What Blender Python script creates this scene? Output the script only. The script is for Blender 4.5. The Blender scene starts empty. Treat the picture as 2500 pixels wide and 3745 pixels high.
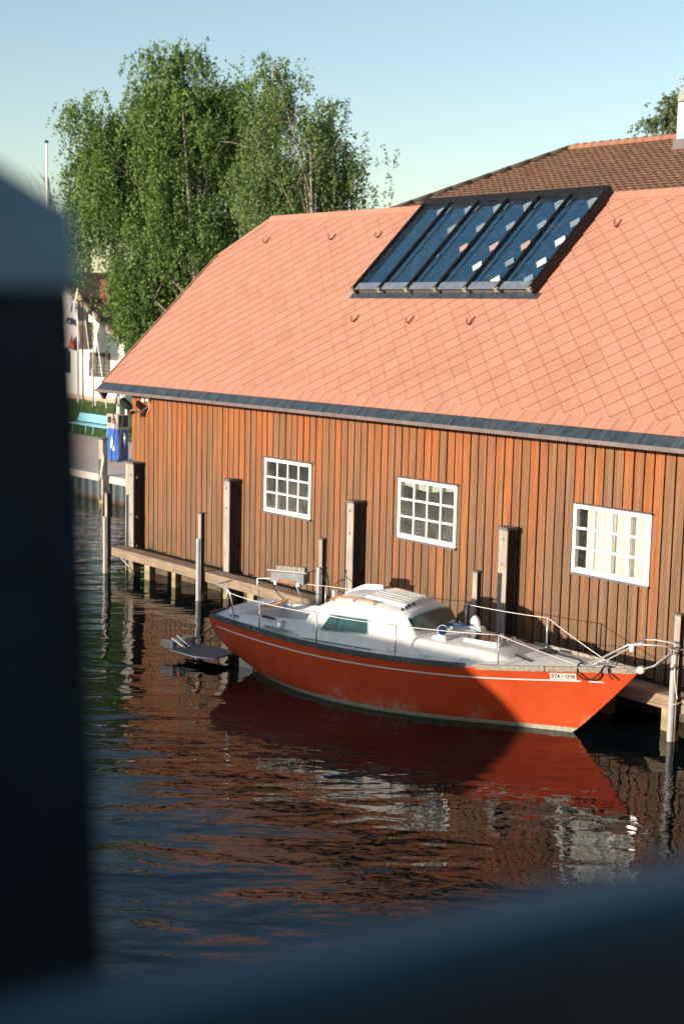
import bpy, math, random
import numpy as np
from mathutils import Vector, Matrix

random.seed(7); RNG = np.random.default_rng(11)
scene = bpy.context.scene
COL = scene.collection

# ------------------------------------------------------------------ camera
EYE = 5.5
CAM = np.array([0.0, 0.0, EYE]); FPX = 5201.0          # 50 mm on a 36 mm tall frame of 3745 px
def cam_axes(yaw, pitch, roll):
    d = np.array([-math.cos(yaw), math.sin(yaw), 0]); r = np.array([math.sin(yaw), math.cos(yaw), 0]); u = np.array([0, 0, 1.0])
    fw = d*math.cos(pitch) - u*math.sin(pitch); up = u*math.cos(pitch) + d*math.sin(pitch)
    return r*math.cos(roll) + up*math.sin(roll), up*math.cos(roll) - r*math.sin(roll), fw
RX, UX, WX = cam_axes(math.radians(39.40), math.radians(7.745), math.radians(1.2264))
cd = bpy.data.cameras.new("camera"); cam = bpy.data.objects.new("camera", cd); COL.objects.link(cam)
cd.sensor_fit = 'VERTICAL'; cd.sensor_height = 36.0; cd.sensor_width = 24.0; cd.lens = 50.0
cd.clip_start = 0.05; cd.clip_end = 3000.0
cd.dof.use_dof = True; cd.dof.focus_distance = 19.8; cd.dof.aperture_fstop = 1.7
M = Matrix(((RX[0], UX[0], -WX[0], CAM[0]), (RX[1], UX[1], -WX[1], CAM[1]), (RX[2], UX[2], -WX[2], CAM[2]), (0, 0, 0, 1)))
cam.matrix_world = M
scene.camera = cam

# ------------------------------------------------------------------ light
SUN_EL = math.radians(10.5); SUN_AZ = math.radians(3.0)     # sun stands out over the water, a little to the -X side of square-on
world = bpy.data.worlds.new("World"); scene.world = world; world.use_nodes = True
wn = world.node_tree.nodes; wl = world.node_tree.links; wn.clear()
sky = wn.new("ShaderNodeTexSky"); sky.sky_type = 'NISHITA'; sky.sun_disc = False
sky.sun_elevation = SUN_EL; sky.sun_rotation = math.radians(180) + SUN_AZ
sky.altitude = 550; sky.air_density = 1.05; sky.dust_density = 1.0; sky.ozone_density = 1.1
bg = wn.new("ShaderNodeBackground"); bg.inputs[1].default_value = 0.15
wo = wn.new("ShaderNodeOutputWorld"); wl.new(sky.outputs[0], bg.inputs[0]); wl.new(bg.outputs[0], wo.inputs[0])
sl = bpy.data.lights.new("sun", 'SUN'); sl.energy = 5.0; sl.angle = math.radians(0.53); sl.color = (1.0, 0.86, 0.70)
sun = bpy.data.objects.new("sun", sl); COL.objects.link(sun); sun.location = (-16, -30, 40)
travel = Vector((math.sin(SUN_AZ)*math.cos(SUN_EL), math.cos(SUN_AZ)*math.cos(SUN_EL), -math.sin(SUN_EL)))
sun.rotation_euler = travel.to_track_quat('-Z', 'Y').to_euler()
vs = scene.view_settings; vs.view_transform = 'Standard'; vs.look = 'None'; vs.gamma = 1.0; vs.use_curve_mapping = False
vs.exposure = 0.50
scene.cycles.max_bounces = 8; scene.cycles.transparent_max_bounces = 12
scene.cycles.use_adaptive_sampling = True
try:
    scene.cycles.use_denoising = True
except Exception:
    pass

# ------------------------------------------------------------------ helpers
class MB:
    def __init__(self): self.v = []; self.f = []
    def add(self, vs, fs):
        o = len(self.v); self.v += [tuple(map(float, p)) for p in vs]; self.f += [tuple(i+o for i in f) for f in fs]; return self
    def box(self, a, b):
        x0, y0, z0 = a; x1, y1, z1 = b
        return self.add([(x0,y0,z0),(x1,y0,z0),(x1,y1,z0),(x0,y1,z0),(x0,y0,z1),(x1,y0,z1),(x1,y1,z1),(x0,y1,z1)],
                        [(0,3,2,1),(4,5,6,7),(0,1,5,4),(1,2,6,5),(2,3,7,6),(3,0,4,7)])
    def bbox(self, a, b, c=0.006):            # box with chamfered vertical edges and a chamfered top
        x0, y0, z0 = a; x1, y1, z1 = b
        ring = lambda i, z: [(x0+i+c,y0+i,z),(x1-i-c,y0+i,z),(x1-i,y0+i+c,z),(x1-i,y1-i-c,z),(x1-i-c,y1-i,z),(x0+i+c,y1-i,z),(x0+i,y1-i-c,z),(x0+i,y0+i+c,z)]
        vs = ring(0, z0) + ring(0, z1-c) + ring(c*.7, z1); fs = [tuple(range(7,-1,-1)), tuple(range(16,24))]
        for k in (0, 8):
            for i in range(8): j = (i+1) % 8; fs.append((k+i, k+j, k+8+j, k+8+i))
        return self.add(vs, fs)
    def obox(self, c, ax, ay, az):            # oriented box: centre and three half-axis vectors
        c = np.array(c, float); ax, ay, az = (np.array(q, float) for q in (ax, ay, az))
        vs = [c+sx*ax+sy*ay+sz*az for sz in (-1,1) for sx, sy in ((-1,-1),(1,-1),(1,1),(-1,1))]
        return self.add(vs, [(0,3,2,1),(4,5,6,7),(0,1,5,4),(1,2,6,5),(2,3,7,6),(3,0,4,7)])
    def tube(self, path, r, n=8, cap=True):
        P = [np.array(p, float) for p in path]; rs = r if hasattr(r, '__len__') else [r]*len(P)
        o = len(self.v); m = len(P); prev = None
        for i, p in enumerate(P):
            t = P[min(i+1, m-1)] - P[max(i-1, 0)]; t = t/(np.linalg.norm(t)+1e-12)
            if prev is None:
                h = np.array([0,0,1.0]) if abs(t[2]) < .9 else np.array([1.0,0,0]); a = np.cross(t, h)
            else: a = prev - t*(prev@t)
            a = a/(np.linalg.norm(a)+1e-12); b = np.cross(t, a); prev = a
            for k in range(n):
                g = 2*math.pi*k/n; self.v.append(tuple(p + rs[i]*(math.cos(g)*a + math.sin(g)*b)))
        for i in range(m-1):
            for k in range(n):
                l = (k+1) % n; self.f.append((o+i*n+k, o+i*n+l, o+(i+1)*n+l, o+(i+1)*n+k))
        if cap:
            self.f.append(tuple(o+k for k in range(n-1,-1,-1))); self.f.append(tuple(o+(m-1)*n+k for k in range(n)))
        return self
    def prism(self, poly, off):               # planar polygon extruded by a vector
        n = len(poly); off = np.array(off, float); a = [np.array(p, float) for p in poly]
        return self.add(a + [p+off for p in a], [tuple(range(n-1,-1,-1)), tuple(range(n, 2*n))] + [(i,(i+1)%n,n+(i+1)%n,n+i) for i in range(n)])
    def grid(self, rows):                     # list of equally long rows of points
        o = len(self.v); n = len(rows[0])
        for r in rows: self.v += [tuple(map(float, p)) for p in r]
        for i in range(len(rows)-1):
            for j in range(n-1): self.f.append((o+i*n+j, o+i*n+j+1, o+(i+1)*n+j+1, o+(i+1)*n+j))
        return self
    def mesh(self, name, mat, smooth=False, fix=True):
        me = bpy.data.meshes.new(name); me.from_pydata(self.v, [], self.f)
        if fix:
            import bmesh
            bm = bmesh.new(); bm.from_mesh(me); bmesh.ops.recalc_face_normals(bm, faces=bm.faces); bm.to_mesh(me); bm.free()
        me.materials.append(mat); me.validate()
        if smooth: me.polygons.foreach_set("use_smooth", [True]*len(me.polygons))
        me.update(); return me
    def build(self, name, mat, parent=None, smooth=False, label=None, cat=None, group=None, kind=None, fix=True, auto=None):
        me = self.mesh(name, mat, smooth or bool(auto), fix)
        if auto:
            try: me.set_sharp_from_angle(angle=math.radians(auto))
            except Exception: pass
        return put(me, name, parent, label, cat, group, kind)

def tag(o, label=None, cat=None, group=None, kind=None):
    if label: o["label"] = label
    if cat: o["category"] = cat
    if group: o["group"] = group
    if kind: o["kind"] = kind
    return o
def put(me, name, parent=None, label=None, cat=None, group=None, kind=None, world=True):
    o = bpy.data.objects.new(name, me); COL.objects.link(o)
    if parent is not None:
        o.parent = parent
        if world: o.matrix_parent_inverse = PINV[parent.name]
        PINV[o.name] = Matrix.Identity(4)
    else: PINV[o.name] = Matrix.Identity(4)
    return tag(o, label, cat, group, kind)
PINV = {}
def thing(name, loc, label, cat, group=None, kind=None):
    o = bpy.data.objects.new(name, None); COL.objects.link(o); o.location = loc; o.empty_display_size = .2
    PINV[o.name] = Matrix.Translation(-Vector(loc)); return tag(o, label, cat, group, kind)
# a part of a part: its parent (a mesh at the origin of the same chain) passes the inverse on
def sub(o):
    return o

# ------------------------------------------------------------------ materials
def nt(name):
    m = bpy.data.materials.new(name); m.use_nodes = True; n = m.node_tree.nodes; l = m.node_tree.links
    return m, n, l, n["Principled BSDF"]
def ramp(n, l, src, stops):
    r = n.new("ShaderNodeValToRGB"); e = r.color_ramp.elements
    while len(e) < len(stops): e.new(.5)
    for el, (p, c) in zip(e, stops): el.position = p; el.color = (*c, 1) if len(c) == 3 else c
    l.new(src, r.inputs[0]); return r.outputs[0]
def noise(n, l, vec=None, scale=5.0, detail=4.0, rough=.6, dist=0.0):
    t = n.new("ShaderNodeTexNoise"); t.inputs["Scale"].default_value = scale; t.inputs["Detail"].default_value = detail
    t.inputs["Roughness"].default_value = rough; t.inputs["Distortion"].default_value = dist
    if vec is not None: l.new(vec, t.inputs["Vector"])
    return t.outputs["Fac"]
def pos(n, l, scale=(1,1,1), rot=(0,0,0), loc=(0,0,0), obj=False):
    if obj: s = n.new("ShaderNodeTexCoord").outputs["Object"]
    else: s = n.new("ShaderNodeNewGeometry").outputs["Position"]
    mp = n.new("ShaderNodeMapping"); mp.inputs["Scale"].default_value = scale; mp.inputs["Rotation"].default_value = rot; mp.inputs["Location"].default_value = loc
    l.new(s, mp.inputs[0]); return mp.outputs[0]
def mix(n, l, fac, a, b, mode='MIX'):
    m = n.new("ShaderNodeMix"); m.data_type = 'RGBA'; m.blend_type = mode
    for s, v in ((m.inputs[0], fac), (m.inputs[6], a), (m.inputs[7], b)):
        if isinstance(v, (int, float)): s.default_value = v
        elif isinstance(v, tuple): s.default_value = (*v, 1)
        else: l.new(v, s)
    return m.outputs[2]
def bump(n, l, b, h, dist=.01, strength=1.0):
    bn = n.new("ShaderNodeBump"); bn.inputs["Distance"].default_value = dist; bn.inputs["Strength"].default_value = strength
    l.new(h, bn.inputs["Height"]); l.new(bn.outputs[0], b.inputs["Normal"]); return bn
def sepz(n, l, axis=2):
    g = n.new("ShaderNodeNewGeometry"); s = n.new("ShaderNodeSeparateXYZ"); l.new(g.outputs["Position"], s.inputs[0]); return s.outputs[axis]
def mrange(n, l, v, a, b, c=0.0, d=1.0):
    m = n.new("ShaderNodeMapRange"); m.inputs[1].default_value = a; m.inputs[2].default_value = b; m.inputs[3].default_value = c; m.inputs[4].default_value = d
    l.new(v, m.inputs[0]); return m.outputs[0]
def math2(n, l, op, a, b):
    m = n.new("ShaderNodeMath"); m.operation = op
    for s, v in zip(m.inputs, (a, b)):
        if isinstance(v, (int, float)): s.default_value = v
        else: l.new(v, s)
    return m.outputs[0]
def simple(name, col, rough=.6, metal=0.0, var=.25, scale=8.0, bmp=0.0, stretch=(1,1,1), spec=.5, dirt=None):
    m, n, l, b = nt(name)
    f = noise(n, l, pos(n, l, stretch), scale, 6, .65)
    lo = tuple(c*(1-var) for c in col); hi = tuple(min(1, c*(1+var)) for c in col)
    c = ramp(n, l, f, [(.3, lo), (.7, hi)])
    if dirt:
        f2 = noise(n, l, pos(n, l, stretch, loc=(3,7,1)), scale*.45, 7, .7)
        c = mix(n, l, mrange(n, l, f2, .5, .72), c, dirt)
    l.new(c, b.inputs["Base Color"]); b.inputs["Roughness"].default_value = rough; b.inputs["Metallic"].default_value = metal
    b.inputs["Specular IOR Level"].default_value = spec
    if bmp: bump(n, l, b, f, bmp)
    return m

def wood_boards():
    m, n, l, b = nt("stained_board")
    oi = n.new("ShaderNodeObjectInfo").outputs["Random"]
    z = sepz(n, l)
    off = n.new("ShaderNodeCombineXYZ"); l.new(math2(n, l, 'MULTIPLY', oi, 97.0), off.inputs[0]); l.new(math2(n, l, 'MULTIPLY', oi, 41.0), off.inputs[2])
    g = n.new("ShaderNodeNewGeometry"); va = n.new("ShaderNodeVectorMath"); l.new(g.outputs["Position"], va.inputs[0]); l.new(off.outputs[0], va.inputs[1])
    def mp(s):
        k = n.new("ShaderNodeMapping"); k.inputs["Scale"].default_value = s; l.new(va.outputs[0], k.inputs[0]); return k.outputs[0]
    grain = noise(n, l, mp((55, 55, 1.6)), 1.0, 6, .6, .3)
    patch = noise(n, l, mp((4, 4, .9)), 1.0, 5, .6)
    streak = noise(n, l, mp((16, 16, .35)), 1.0, 4, .6)
    # how much stain is left: high under the eave, worn off further down; differs from board to board
    h = mrange(n, l, z, .5, 3.8, -.14, .36)
    wear = math2(n, l, 'ADD', math2(n, l, 'ADD', h, math2(n, l, 'MULTIPLY', math2(n, l, 'SUBTRACT', oi, .5), .46)), math2(n, l, 'MULTIPLY', math2(n, l, 'SUBTRACT', patch, .3), .9))
    stain = ramp(n, l, streak, [(.25, (.27, .075, .022)), (.5, (.37, .118, .034)), (.75, (.46, .165, .05))])
    bare = ramp(n, l, streak, [(.25, (.135, .075, .041)), (.55, (.21, .120, .067)), (.8, (.27, .162, .094))])
    c = mix(n, l, mrange(n, l, wear, .12, .72), bare, stain)
    c = mix(n, l, mrange(n, l, grain, .42, .7, 0, .55), c, (.07, .035, .02), 'MIX')
    damp = math2(n, l, 'MULTIPLY', mrange(n, l, z, 1.25, .55), mrange(n, l, noise(n, l, mp((3, 3, 2.2)), 1.0, 5, .65), .42, .68))
    c = mix(n, l, math2(n, l, 'MULTIPLY', damp, .75), c, (.07, .062, .045))
    kn = n.new("ShaderNodeTexVoronoi"); kn.inputs["Scale"].default_value = 1.0; l.new(mp((9, 9, 1.7)), kn.inputs["Vector"])
    c = mix(n, l, mrange(n, l, kn.outputs["Distance"], .10, .04, 0, .6), c, (.06, .025, .012))
    l.new(c, b.inputs["Base Color"]); b.inputs["Roughness"].default_value = .62; b.inputs["Specular IOR Level"].default_value = .3
    bump(n, l, b, grain, .0025); return m
def wood(name, lo, hi, dark, stretch, rough=.8, wet=False):
    m, n, l, b = nt(name)
    gr = noise(n, l, pos(n, l, stretch), 1.0, 7, .65, .4); pt = noise(n, l, pos(n, l), 2.3, 5, .6)
    c = ramp(n, l, pt, [(.3, lo), (.7, hi)]); c = mix(n, l, mrange(n, l, gr, .45, .68, 0, .75), c, dark)
    if wet:
        z = sepz(n, l); c = mix(n, l, mrange(n, l, z, .30, .05), c, (.10, .085, .045))
        c = mix(n, l, mrange(n, l, z, .16, .10), c, (.30, .24, .13))
    l.new(c, b.inputs["Base Color"]); b.inputs["Roughness"].default_value = rough; b.inputs["Specular IOR Level"].default_value = .25
    bump(n, l, b, gr, .004); return m
def tile_mat():
    m, n, l, b = nt("salmon_tile")
    oi = n.new("ShaderNodeObjectInfo").outputs["Random"]
    f = noise(n, l, pos(n, l), 2.2, 5, .6); f2 = noise(n, l, pos(n, l), 38, 3, .6)
    c = ramp(n, l, f, [(.25, (.40, .190, .128)), (.75, (.475, .235, .165))])
    tn = n.new("ShaderNodeAttribute"); tn.attribute_name = "tint"; oi = math2(n, l, 'FRACT', math2(n, l, 'ADD', oi, tn.outputs["Fac"]), 0)
    stk = noise(n, l, pos(n, l, (2.6, .35, .35)), 1.0, 5, .6); c = mix(n, l, mrange(n, l, stk, .48, .72, 0, .45), c, (.36, .165, .115))
    c = mix(n, l, mrange(n, l, oi, 0, 1, 0, .42), c, (.51, .26, .18)); c = mix(n, l, mrange(n, l, f2, .55, .8, 0, .35), c, (.34, .15, .10))
    lich = noise(n, l, pos(n, l, loc=(9, 2, 4)), 11, 6, .7); c = mix(n, l, mrange(n, l, lich, .66, .76, 0, .5), c, (.42, .32, .25))
    l.new(c, b.inputs["Base Color"]); b.inputs["Roughness"].default_value = .7; b.inputs["Specular IOR Level"].default_value = .3; bump(n, l, b, f2, .002); return m
def hull_mat():
    m, n, l, b = nt("red_gelcoat")
    z = sepz(n, l); f = noise(n, l, pos(n, l), 3.0, 6, .6); sc = noise(n, l, pos(n, l, (1.2, 1.2, 26), rot=(0, .12, 0)), 1.4, 5, .7, .2)
    c = ramp(n, l, f, [(.3, (.60, .074, .021)), (.7, (.69, .102, .031))])
    # chalky scuffs close to the waterline
    low = mrange(n, l, z, .34, .06); v = noise(n, l, pos(n, l, (14, 14, 2.2)), 1.3, 6, .7)
    msk = mrange(n, l, noise(n, l, pos(n, l, (1, 1, .2), loc=(2.4, 0, 0)), .9, 2, .5), .50, .60)
    c = mix(n, l, math2(n, l, 'MULTIPLY', math2(n, l, 'MULTIPLY', low, msk), mrange(n, l, v, .42, .62, 0, .8)), c, (.70, .45, .36))
    c = mix(n, l, mrange(n, l, sc, .70, .78, 0, .35), c, (.75, .35, .28))
    # boot top: pale algae-stained band at the waterline
    e = math2(n, l, 'ADD', z, math2(n, l, 'MULTIPLY', f, .02)); bt = mrange(n, l, e, .083, .073)
    c = mix(n, l, bt, c, ramp(n, l, v, [(.3, (.30, .33, .24)), (.7, (.62, .60, .48))]))
    l.new(c, b.inputs["Base Color"]); b.inputs["Roughness"].default_value = .34; b.inputs["Specular IOR Level"].default_value = .45
    b.inputs["Coat Weight"].default_value = .15; b.inputs["Coat Roughness"].default_value = .2; return m
def gel_mat():
    m, n, l, b = nt("white_gelcoat")
    f = noise(n, l, pos(n, l), 7, 7, .7); f2 = noise(n, l, pos(n, l), 45, 4, .7); st = noise(n, l, pos(n, l, (1.5, 1.5, 6)), 2.2, 6, .65)
    c = ramp(n, l, f, [(.3, (.66, .65, .61)), (.65, (.80, .79, .76))])
    c = mix(n, l, mrange(n, l, f2, .58, .75, 0, .35), c, (.42, .42, .38)); c = mix(n, l, mrange(n, l, st, .60, .78, 0, .5), c, (.45, .42, .34))
    l.new(c, b.inputs["Base Color"]); b.inputs["Roughness"].default_value = .5; return m
def glass_mat(name, tint, dust, dust_amt, refl_rough=.02, dust_scale=60, grad=None):
    m, n, l, b = nt(name); n.remove(b); out = n["Material Output"]
    tr = n.new("ShaderNodeBsdfTransparent"); tr.inputs[0].default_value = (*tint, 1)
    gl = n.new("ShaderNodeBsdfGlossy"); gl.inputs["Roughness"].default_value = refl_rough
    fr = n.new("ShaderNodeFresnel"); fr.inputs[0].default_value = 1.52
    m1 = n.new("ShaderNodeMixShader"); l.new(math2(n, l, 'MULTIPLY', fr.outputs[0], 1.6), m1.inputs[0]); l.new(tr.outputs[0], m1.inputs[1]); l.new(gl.outputs[0], m1.inputs[2])
    df = n.new("ShaderNodeBsdfDiffuse"); df.inputs[0].default_value = (*dust, 1)
    f = noise(n, l, pos(n, l), dust_scale, 5, .75); f2 = noise(n, l, pos(n, l), 2.5, 4, .6)
    a = math2(n, l, 'MULTIPLY', mrange(n, l, f, .46, .72), mrange(n, l, f2, .3, .7, .15, 1))
    if grad: a = math2(n, l, 'MULTIPLY', a, mrange(n, l, sepz(n, l), grad[0], grad[1], 1.0, .35))
    m2 = n.new("ShaderNodeMixShader"); l.new(math2(n, l, 'MULTIPLY', a, dust_amt), m2.inputs[0]); l.new(m1.outputs[0], m2.inputs[1]); l.new(df.outputs[0], m2.inputs[2])
    l.new(m2.outputs[0], out.inputs[0]); return m
def water_mat():
    m, n, l, b = nt("harbour_water")
    b.inputs["Base Color"].default_value = (.001, .005, .007, 1); b.inputs["Roughness"].default_value = .0; b.inputs["IOR"].default_value = 1.31
    rot = (0, 0, math.radians(-50.6))                     # ripples lie across the line of sight
    g = n.new("ShaderNodeNewGeometry")
    def wave(sx, sy, sc, det, dist):
        m0 = n.new("ShaderNodeMapping"); m0.inputs["Rotation"].default_value = rot; l.new(g.outputs["Position"], m0.inputs[0])
        mp = n.new("ShaderNodeMapping"); mp.inputs["Scale"].default_value = (sx, sy, 1); l.new(m0.outputs[0], mp.inputs[0])
        return noise(n, l, mp.outputs[0], sc, det, .5, dist)
    w1 = wave(.42, 1.35, 1.0, 2, .4); w2 = wave(2.0, 2.6, 1.0, 2, .5); w3 = wave(3.2, 8.5, 1.0, 3, .4)
    big = noise(n, l, pos(n, l, loc=(4, 0, 0)), .16, 2, .5)
    sx = n.new("ShaderNodeSeparateXYZ"); l.new(g.outputs["Position"], sx.inputs[0])
    # sheltered water close to the boathouse is calmer than the open fairway
    calm = mrange(n, l, sx.outputs[1], 8.0, 13.0, 1.15, .14)
    open_left = mrange(n, l, sx.outputs[0], -20.0, -26.0, .0, 1.1)
    amp = math2(n, l, 'MULTIPLY', math2(n, l, 'ADD', calm, open_left), mrange(n, l, big, .3, .7, .6, 1.25))
    h = math2(n, l, 'ADD', math2(n, l, 'MULTIPLY', math2(n, l, 'MULTIPLY', w1, .055), amp), math2(n, l, 'ADD', math2(n, l, 'MULTIPLY', w2, .0105), math2(n, l, 'MULTIPLY', math2(n, l, 'MULTIPLY', w3, .0048), amp)))
    bump(n, l, b, h, 1.0, 1.0); return m
def leaf_mat(name, lo, hi):
    m, n, l, b = nt(name); out = n["Material Output"]
    f = noise(n, l, pos(n, l), .55, 3, .6); f2 = noise(n, l, pos(n, l), 9.0, 2, .6)
    c = ramp(n, l, f, [(.3, lo), (.7, hi)]); c = mix(n, l, mrange(n, l, f2, .4, .75, 0, .6), c, tuple(x*1.7 for x in hi))
    l.new(c, b.inputs["Base Color"]); b.inputs["Roughness"].default_value = .55; b.inputs["Specular IOR Level"].default_value = .25
    tl = n.new("ShaderNodeBsdfTranslucent"); l.new(c, tl.inputs[0]); ms = n.new("ShaderNodeMixShader"); ms.inputs[0].default_value = .32
    l.new(b.outputs[0], ms.inputs[1]); l.new(tl.outputs[0], ms.inputs[2]); l.new(ms.outputs[0], out.inputs[0]); return m
def bark_mat():
    m, n, l, b = nt("birch_bark")
    f = noise(n, l, pos(n, l, (2, 2, 9)), 1.2, 5, .7); c = ramp(n, l, f, [(.36, (.05, .04, .035)), (.50, (.26, .225, .18)), (.7, (.42, .37, .31))])
    l.new(c, b.inputs["Base Color"]); b.inputs["Roughness"].default_value = .8; return m
def ground_mat(name, a, c_, scale, bd=.01, spots=None):
    m, n, l, b = nt(name); f = noise(n, l, pos(n, l), scale, 8, .7); f2 = noise(n, l, pos(n, l), scale*.12, 4, .6)
    c = ramp(n, l, f, [(.32, a), (.68, c_)]); c = mix(n, l, mrange(n, l, f2, .4, .7, 0, .5), c, a)
    if spots: c = mix(n, l, mrange(n, l, noise(n, l, pos(n, l, loc=(5,5,5)), scale*2.2, 3, .5), .66, .72), c, spots)
    l.new(c, b.inputs["Base Color"]); b.inputs["Roughness"].default_value = .9; bump(n, l, b, f, bd); return m
def pile_mat():
    m, n, l, b = nt("sheet_pile_steel"); z = sepz(n, l); f = noise(n, l, pos(n, l, (6, 6, 1.2)), 1.5, 6, .7)
    c = ramp(n, l, f, [(.3, (.055, .078, .088)), (.7, (.13, .17, .185))]); r = noise(n, l, pos(n, l, (7, 7, 2)), 1.2, 5, .7)  # steel tone darkened, the wall's shade is put into the colour
    c = mix(n, l, math2(n, l, 'MULTIPLY', mrange(n, l, z, .05, .14, 1, 0), 1.0), c, (.085, .055, .030))
    c = mix(n, l, math2(n, l, 'MULTIPLY', mrange(n, l, z, .45, .75), mrange(n, l, r, .40, .60, 0, .9)), c, (.10, .07, .045))
    l.new(c, b.inputs["Base Color"]); b.inputs["Roughness"].default_value = .6; b.inputs["Metallic"].default_value = .15; return m
def brown_tile_mat():
    m, n, l, b = nt("brown_roof_tile"); f = noise(n, l, pos(n, l, (3.4, 4.6, 4.6)), 1.0, 2, .5); f2 = noise(n, l, pos(n, l), .5, 4, .6); f3 = noise(n, l, pos(n, l), 7.5, 3, .7)
    c = ramp(n, l, f, [(.3, (.130, .072, .050)), (.7, (.215, .118, .082))]); c = mix(n, l, mrange(n, l, f2, .45, .7, 0, .6), c, (.14, .085, .05))
    c = mix(n, l, mrange(n, l, f3, .70, .76), c, (.55, .45, .36)); l.new(c, b.inputs["Base Color"]); b.inputs["Roughness"].default_value = .85; return m
def curtain_mat():
    m, n, l, b = nt("lace_curtain"); v = n.new("ShaderNodeTexVoronoi"); v.inputs["Scale"].default_value = 42; l.new(pos(n, l), v.inputs["Vector"])
    f = noise(n, l, pos(n, l, (9, 9, .4)), 1.0, 3, .6); c = ramp(n, l, v.outputs["Distance"], [(.15, (.80, .80, .77)), (.6, (.58, .57, .53))])
    c = mix(n, l, mrange(n, l, f, .56, .70, 0, .75), c, (.36, .22, .19)); l.new(c, b.inputs["Base Color"]); b.inputs["Roughness"].default_value = .9; return m

W_BOARD = wood_boards(); TILE = tile_mat(); HULL = hull_mat(); GEL = gel_mat(); WATER = water_mat()
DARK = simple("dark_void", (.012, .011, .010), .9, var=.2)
W_POST = wood("weathered_post", (.32, .285, .25), (.46, .42, .375), (.16, .13, .105), (38, 38, 2.0), wet=True)
W_SHADE = wood("shade_dark_timber", (.030, .024, .019), (.050, .040, .032), (.014, .011, .009), (38, 38, 2.0), wet=True)  # shade of the posts' unlit sides put into the timber colour
W_BEAM = wood("weathered_beam", (.23, .165, .115), (.36, .27, .195), (.09, .065, .045), (1.6, 30, 34))
W_PILE = wood("pale_pile", (.40, .31, .20), (.52, .42, .29), (.16, .11, .07), (26, 26, 2.4), wet=True)
CAPM = simple("slate_cap", (.13, .12, .12), .6, var=.3, scale=14)
STRIP = simple("grey_rub_strip", (.38, .39, .40), .45, var=.15, scale=9, stretch=(3, 3, .6))
WHITE = simple("white_paint", (.80, .81, .80), .45, var=.04, scale=12)
STEEL = simple("stainless_tube", (.72, .70, .70), .25, .65, .08, 20)
STEELD = simple("dull_aluminium", (.42, .44, .46), .4, .8, .2, 14)
ZINC = simple("eave_flashing", (.055, .075, .095), .42, .35, .45, 5, stretch=(4, 1, 1), dirt=(.13, .14, .15))
FASCIA = simple("gutter_front", (.17, .135, .13), .55, .2, .25, 3, stretch=(2, 1, 1))
BLACKM = simple("black_metal", (.006, .006, .007), .6, .0, .3, 12)
BLACKP = simple("black_plastic", (.015, .015, .016), .5, 0, .3, 20)
TEAL = simple("teal_frame", (.16, .33, .34), .5, 0, .25, 20)
ROPEB = simple("black_rope", (.018, .018, .022), .85, 0, .4, 140)
ROPEW = simple("pale_rope", (.62, .58, .48), .85, 0, .2, 90)
VARN = simple("varnished_wood", (.40, .16, .05), .35, 0, .3, 14, stretch=(1, 1, 6))
TEAK = simple("grey_teak_rail", (.33, .29, .23), .8, 0, .45, 9, stretch=(2, 2, 6), dirt=(.09, .12, .10))
TEAKD = simple("dark_aft_rail", (.060, .075, .070), .85, 0, .5, 9, stretch=(2, 2, 6), dirt=(.20, .22, .20))  # darker greenish tone for the aft toe rail lengths
BLUEP = simple("blue_pump_paint", (.035, .12, .46), .4, 0, .12, 6)
GREYP = simple("grey_pump_head", (.36, .32, .27), .5, 0, .1, 9)
BENCHB = simple("light_blue_paint", (.24, .55, .72), .5, 0, .15, 12)
REDP = simple("red_sticker", (.60, .05, .06), .5, var=.05)
YELP = simple("yellow_print", (.75, .55, .05), .5, var=.05)
NAVY = simple("navy_print", (.04, .035, .10), .5, var=.1)
PURP = simple("purple_print", (.10, .09, .35), .5, var=.1)
BANW = simple("banner_cloth", (.74, .72, .74), .8, 0, .06, 5)
BANR = simple("red_banner_cloth", (.34, .03, .05), .8, 0, .2, 5)
RENDER = simple("white_render", (.86, .85, .83), .85, 0, .05, 3, .004)
PINKB = simple("pink_plinth", (.55, .36, .29), .85, 0, .15, 3)
BROWNW = simple("brown_joinery", (.10, .070, .048), .6, 0, .3, 6, stretch=(4, 4, 1))
LAWN = ground_mat("lawn_green", (.060, .120, .026), (.13, .22, .055), 3.5, .03)
COBBLE = ground_mat("quay_paving", (.50, .37, .31), (.74, .58, .50), 6.0, .05)
CONC = ground_mat("quay_cope", (.48, .42, .39), (.62, .56, .52), 9.0, .006)
RIDGEB = simple('ridge_brown', (.30, .14, .09), .85, 0, .3, 5); HIPB = simple('hip_dark', (.050, .034, .028), .85, 0, .3, 5); SPILE = pile_mat(); BTILE = brown_tile_mat(); CURT = curtain_mat()
LEAF1 = leaf_mat("birch_leaf", (.088, .160, .040), (.165, .262, .074)); LEAF2 = leaf_mat("birch_leaf_olive", (.09, .150, .045), (.16, .235, .078)); LEAF3 = leaf_mat("hedge_leaf", (.09, .13, .06), (.15, .19, .09))
BARK = bark_mat(); TWIG = simple("grey_twig", (.16, .14, .13), .9)
GLASS_W = glass_mat("dirty_window_glass", (.75, .78, .74), (.52, .50, .42), 1.3, .03, 48, (1.95, 2.7)); GLASS_C = glass_mat("clear_window_glass", (.9, .92, .9), (.6, .58, .5), .25)
GLASS_S = glass_mat("skylight_glass", (.86, .94, .97), (.30, .42, .50), .08, .02, 5); GLASS_B = simple("boat_window", (.012, .060, .066), .12, 0, .3, 5, spec=.45)
PERSP = glass_mat("smoked_perspex", (.45, .42, .42), (.5, .5, .48), .3, .04, 20)
RAIL_SKY = simple("rail_sky_sheen", (.008, .050, .078), .45, 0, .3, 9, spec=.4)  # sky reflection on the rail top, put into the colour
BRIDGE = simple("bridge_paint", (.006, .016, .022), .42, 0, .35, 9, spec=.5)
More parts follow.
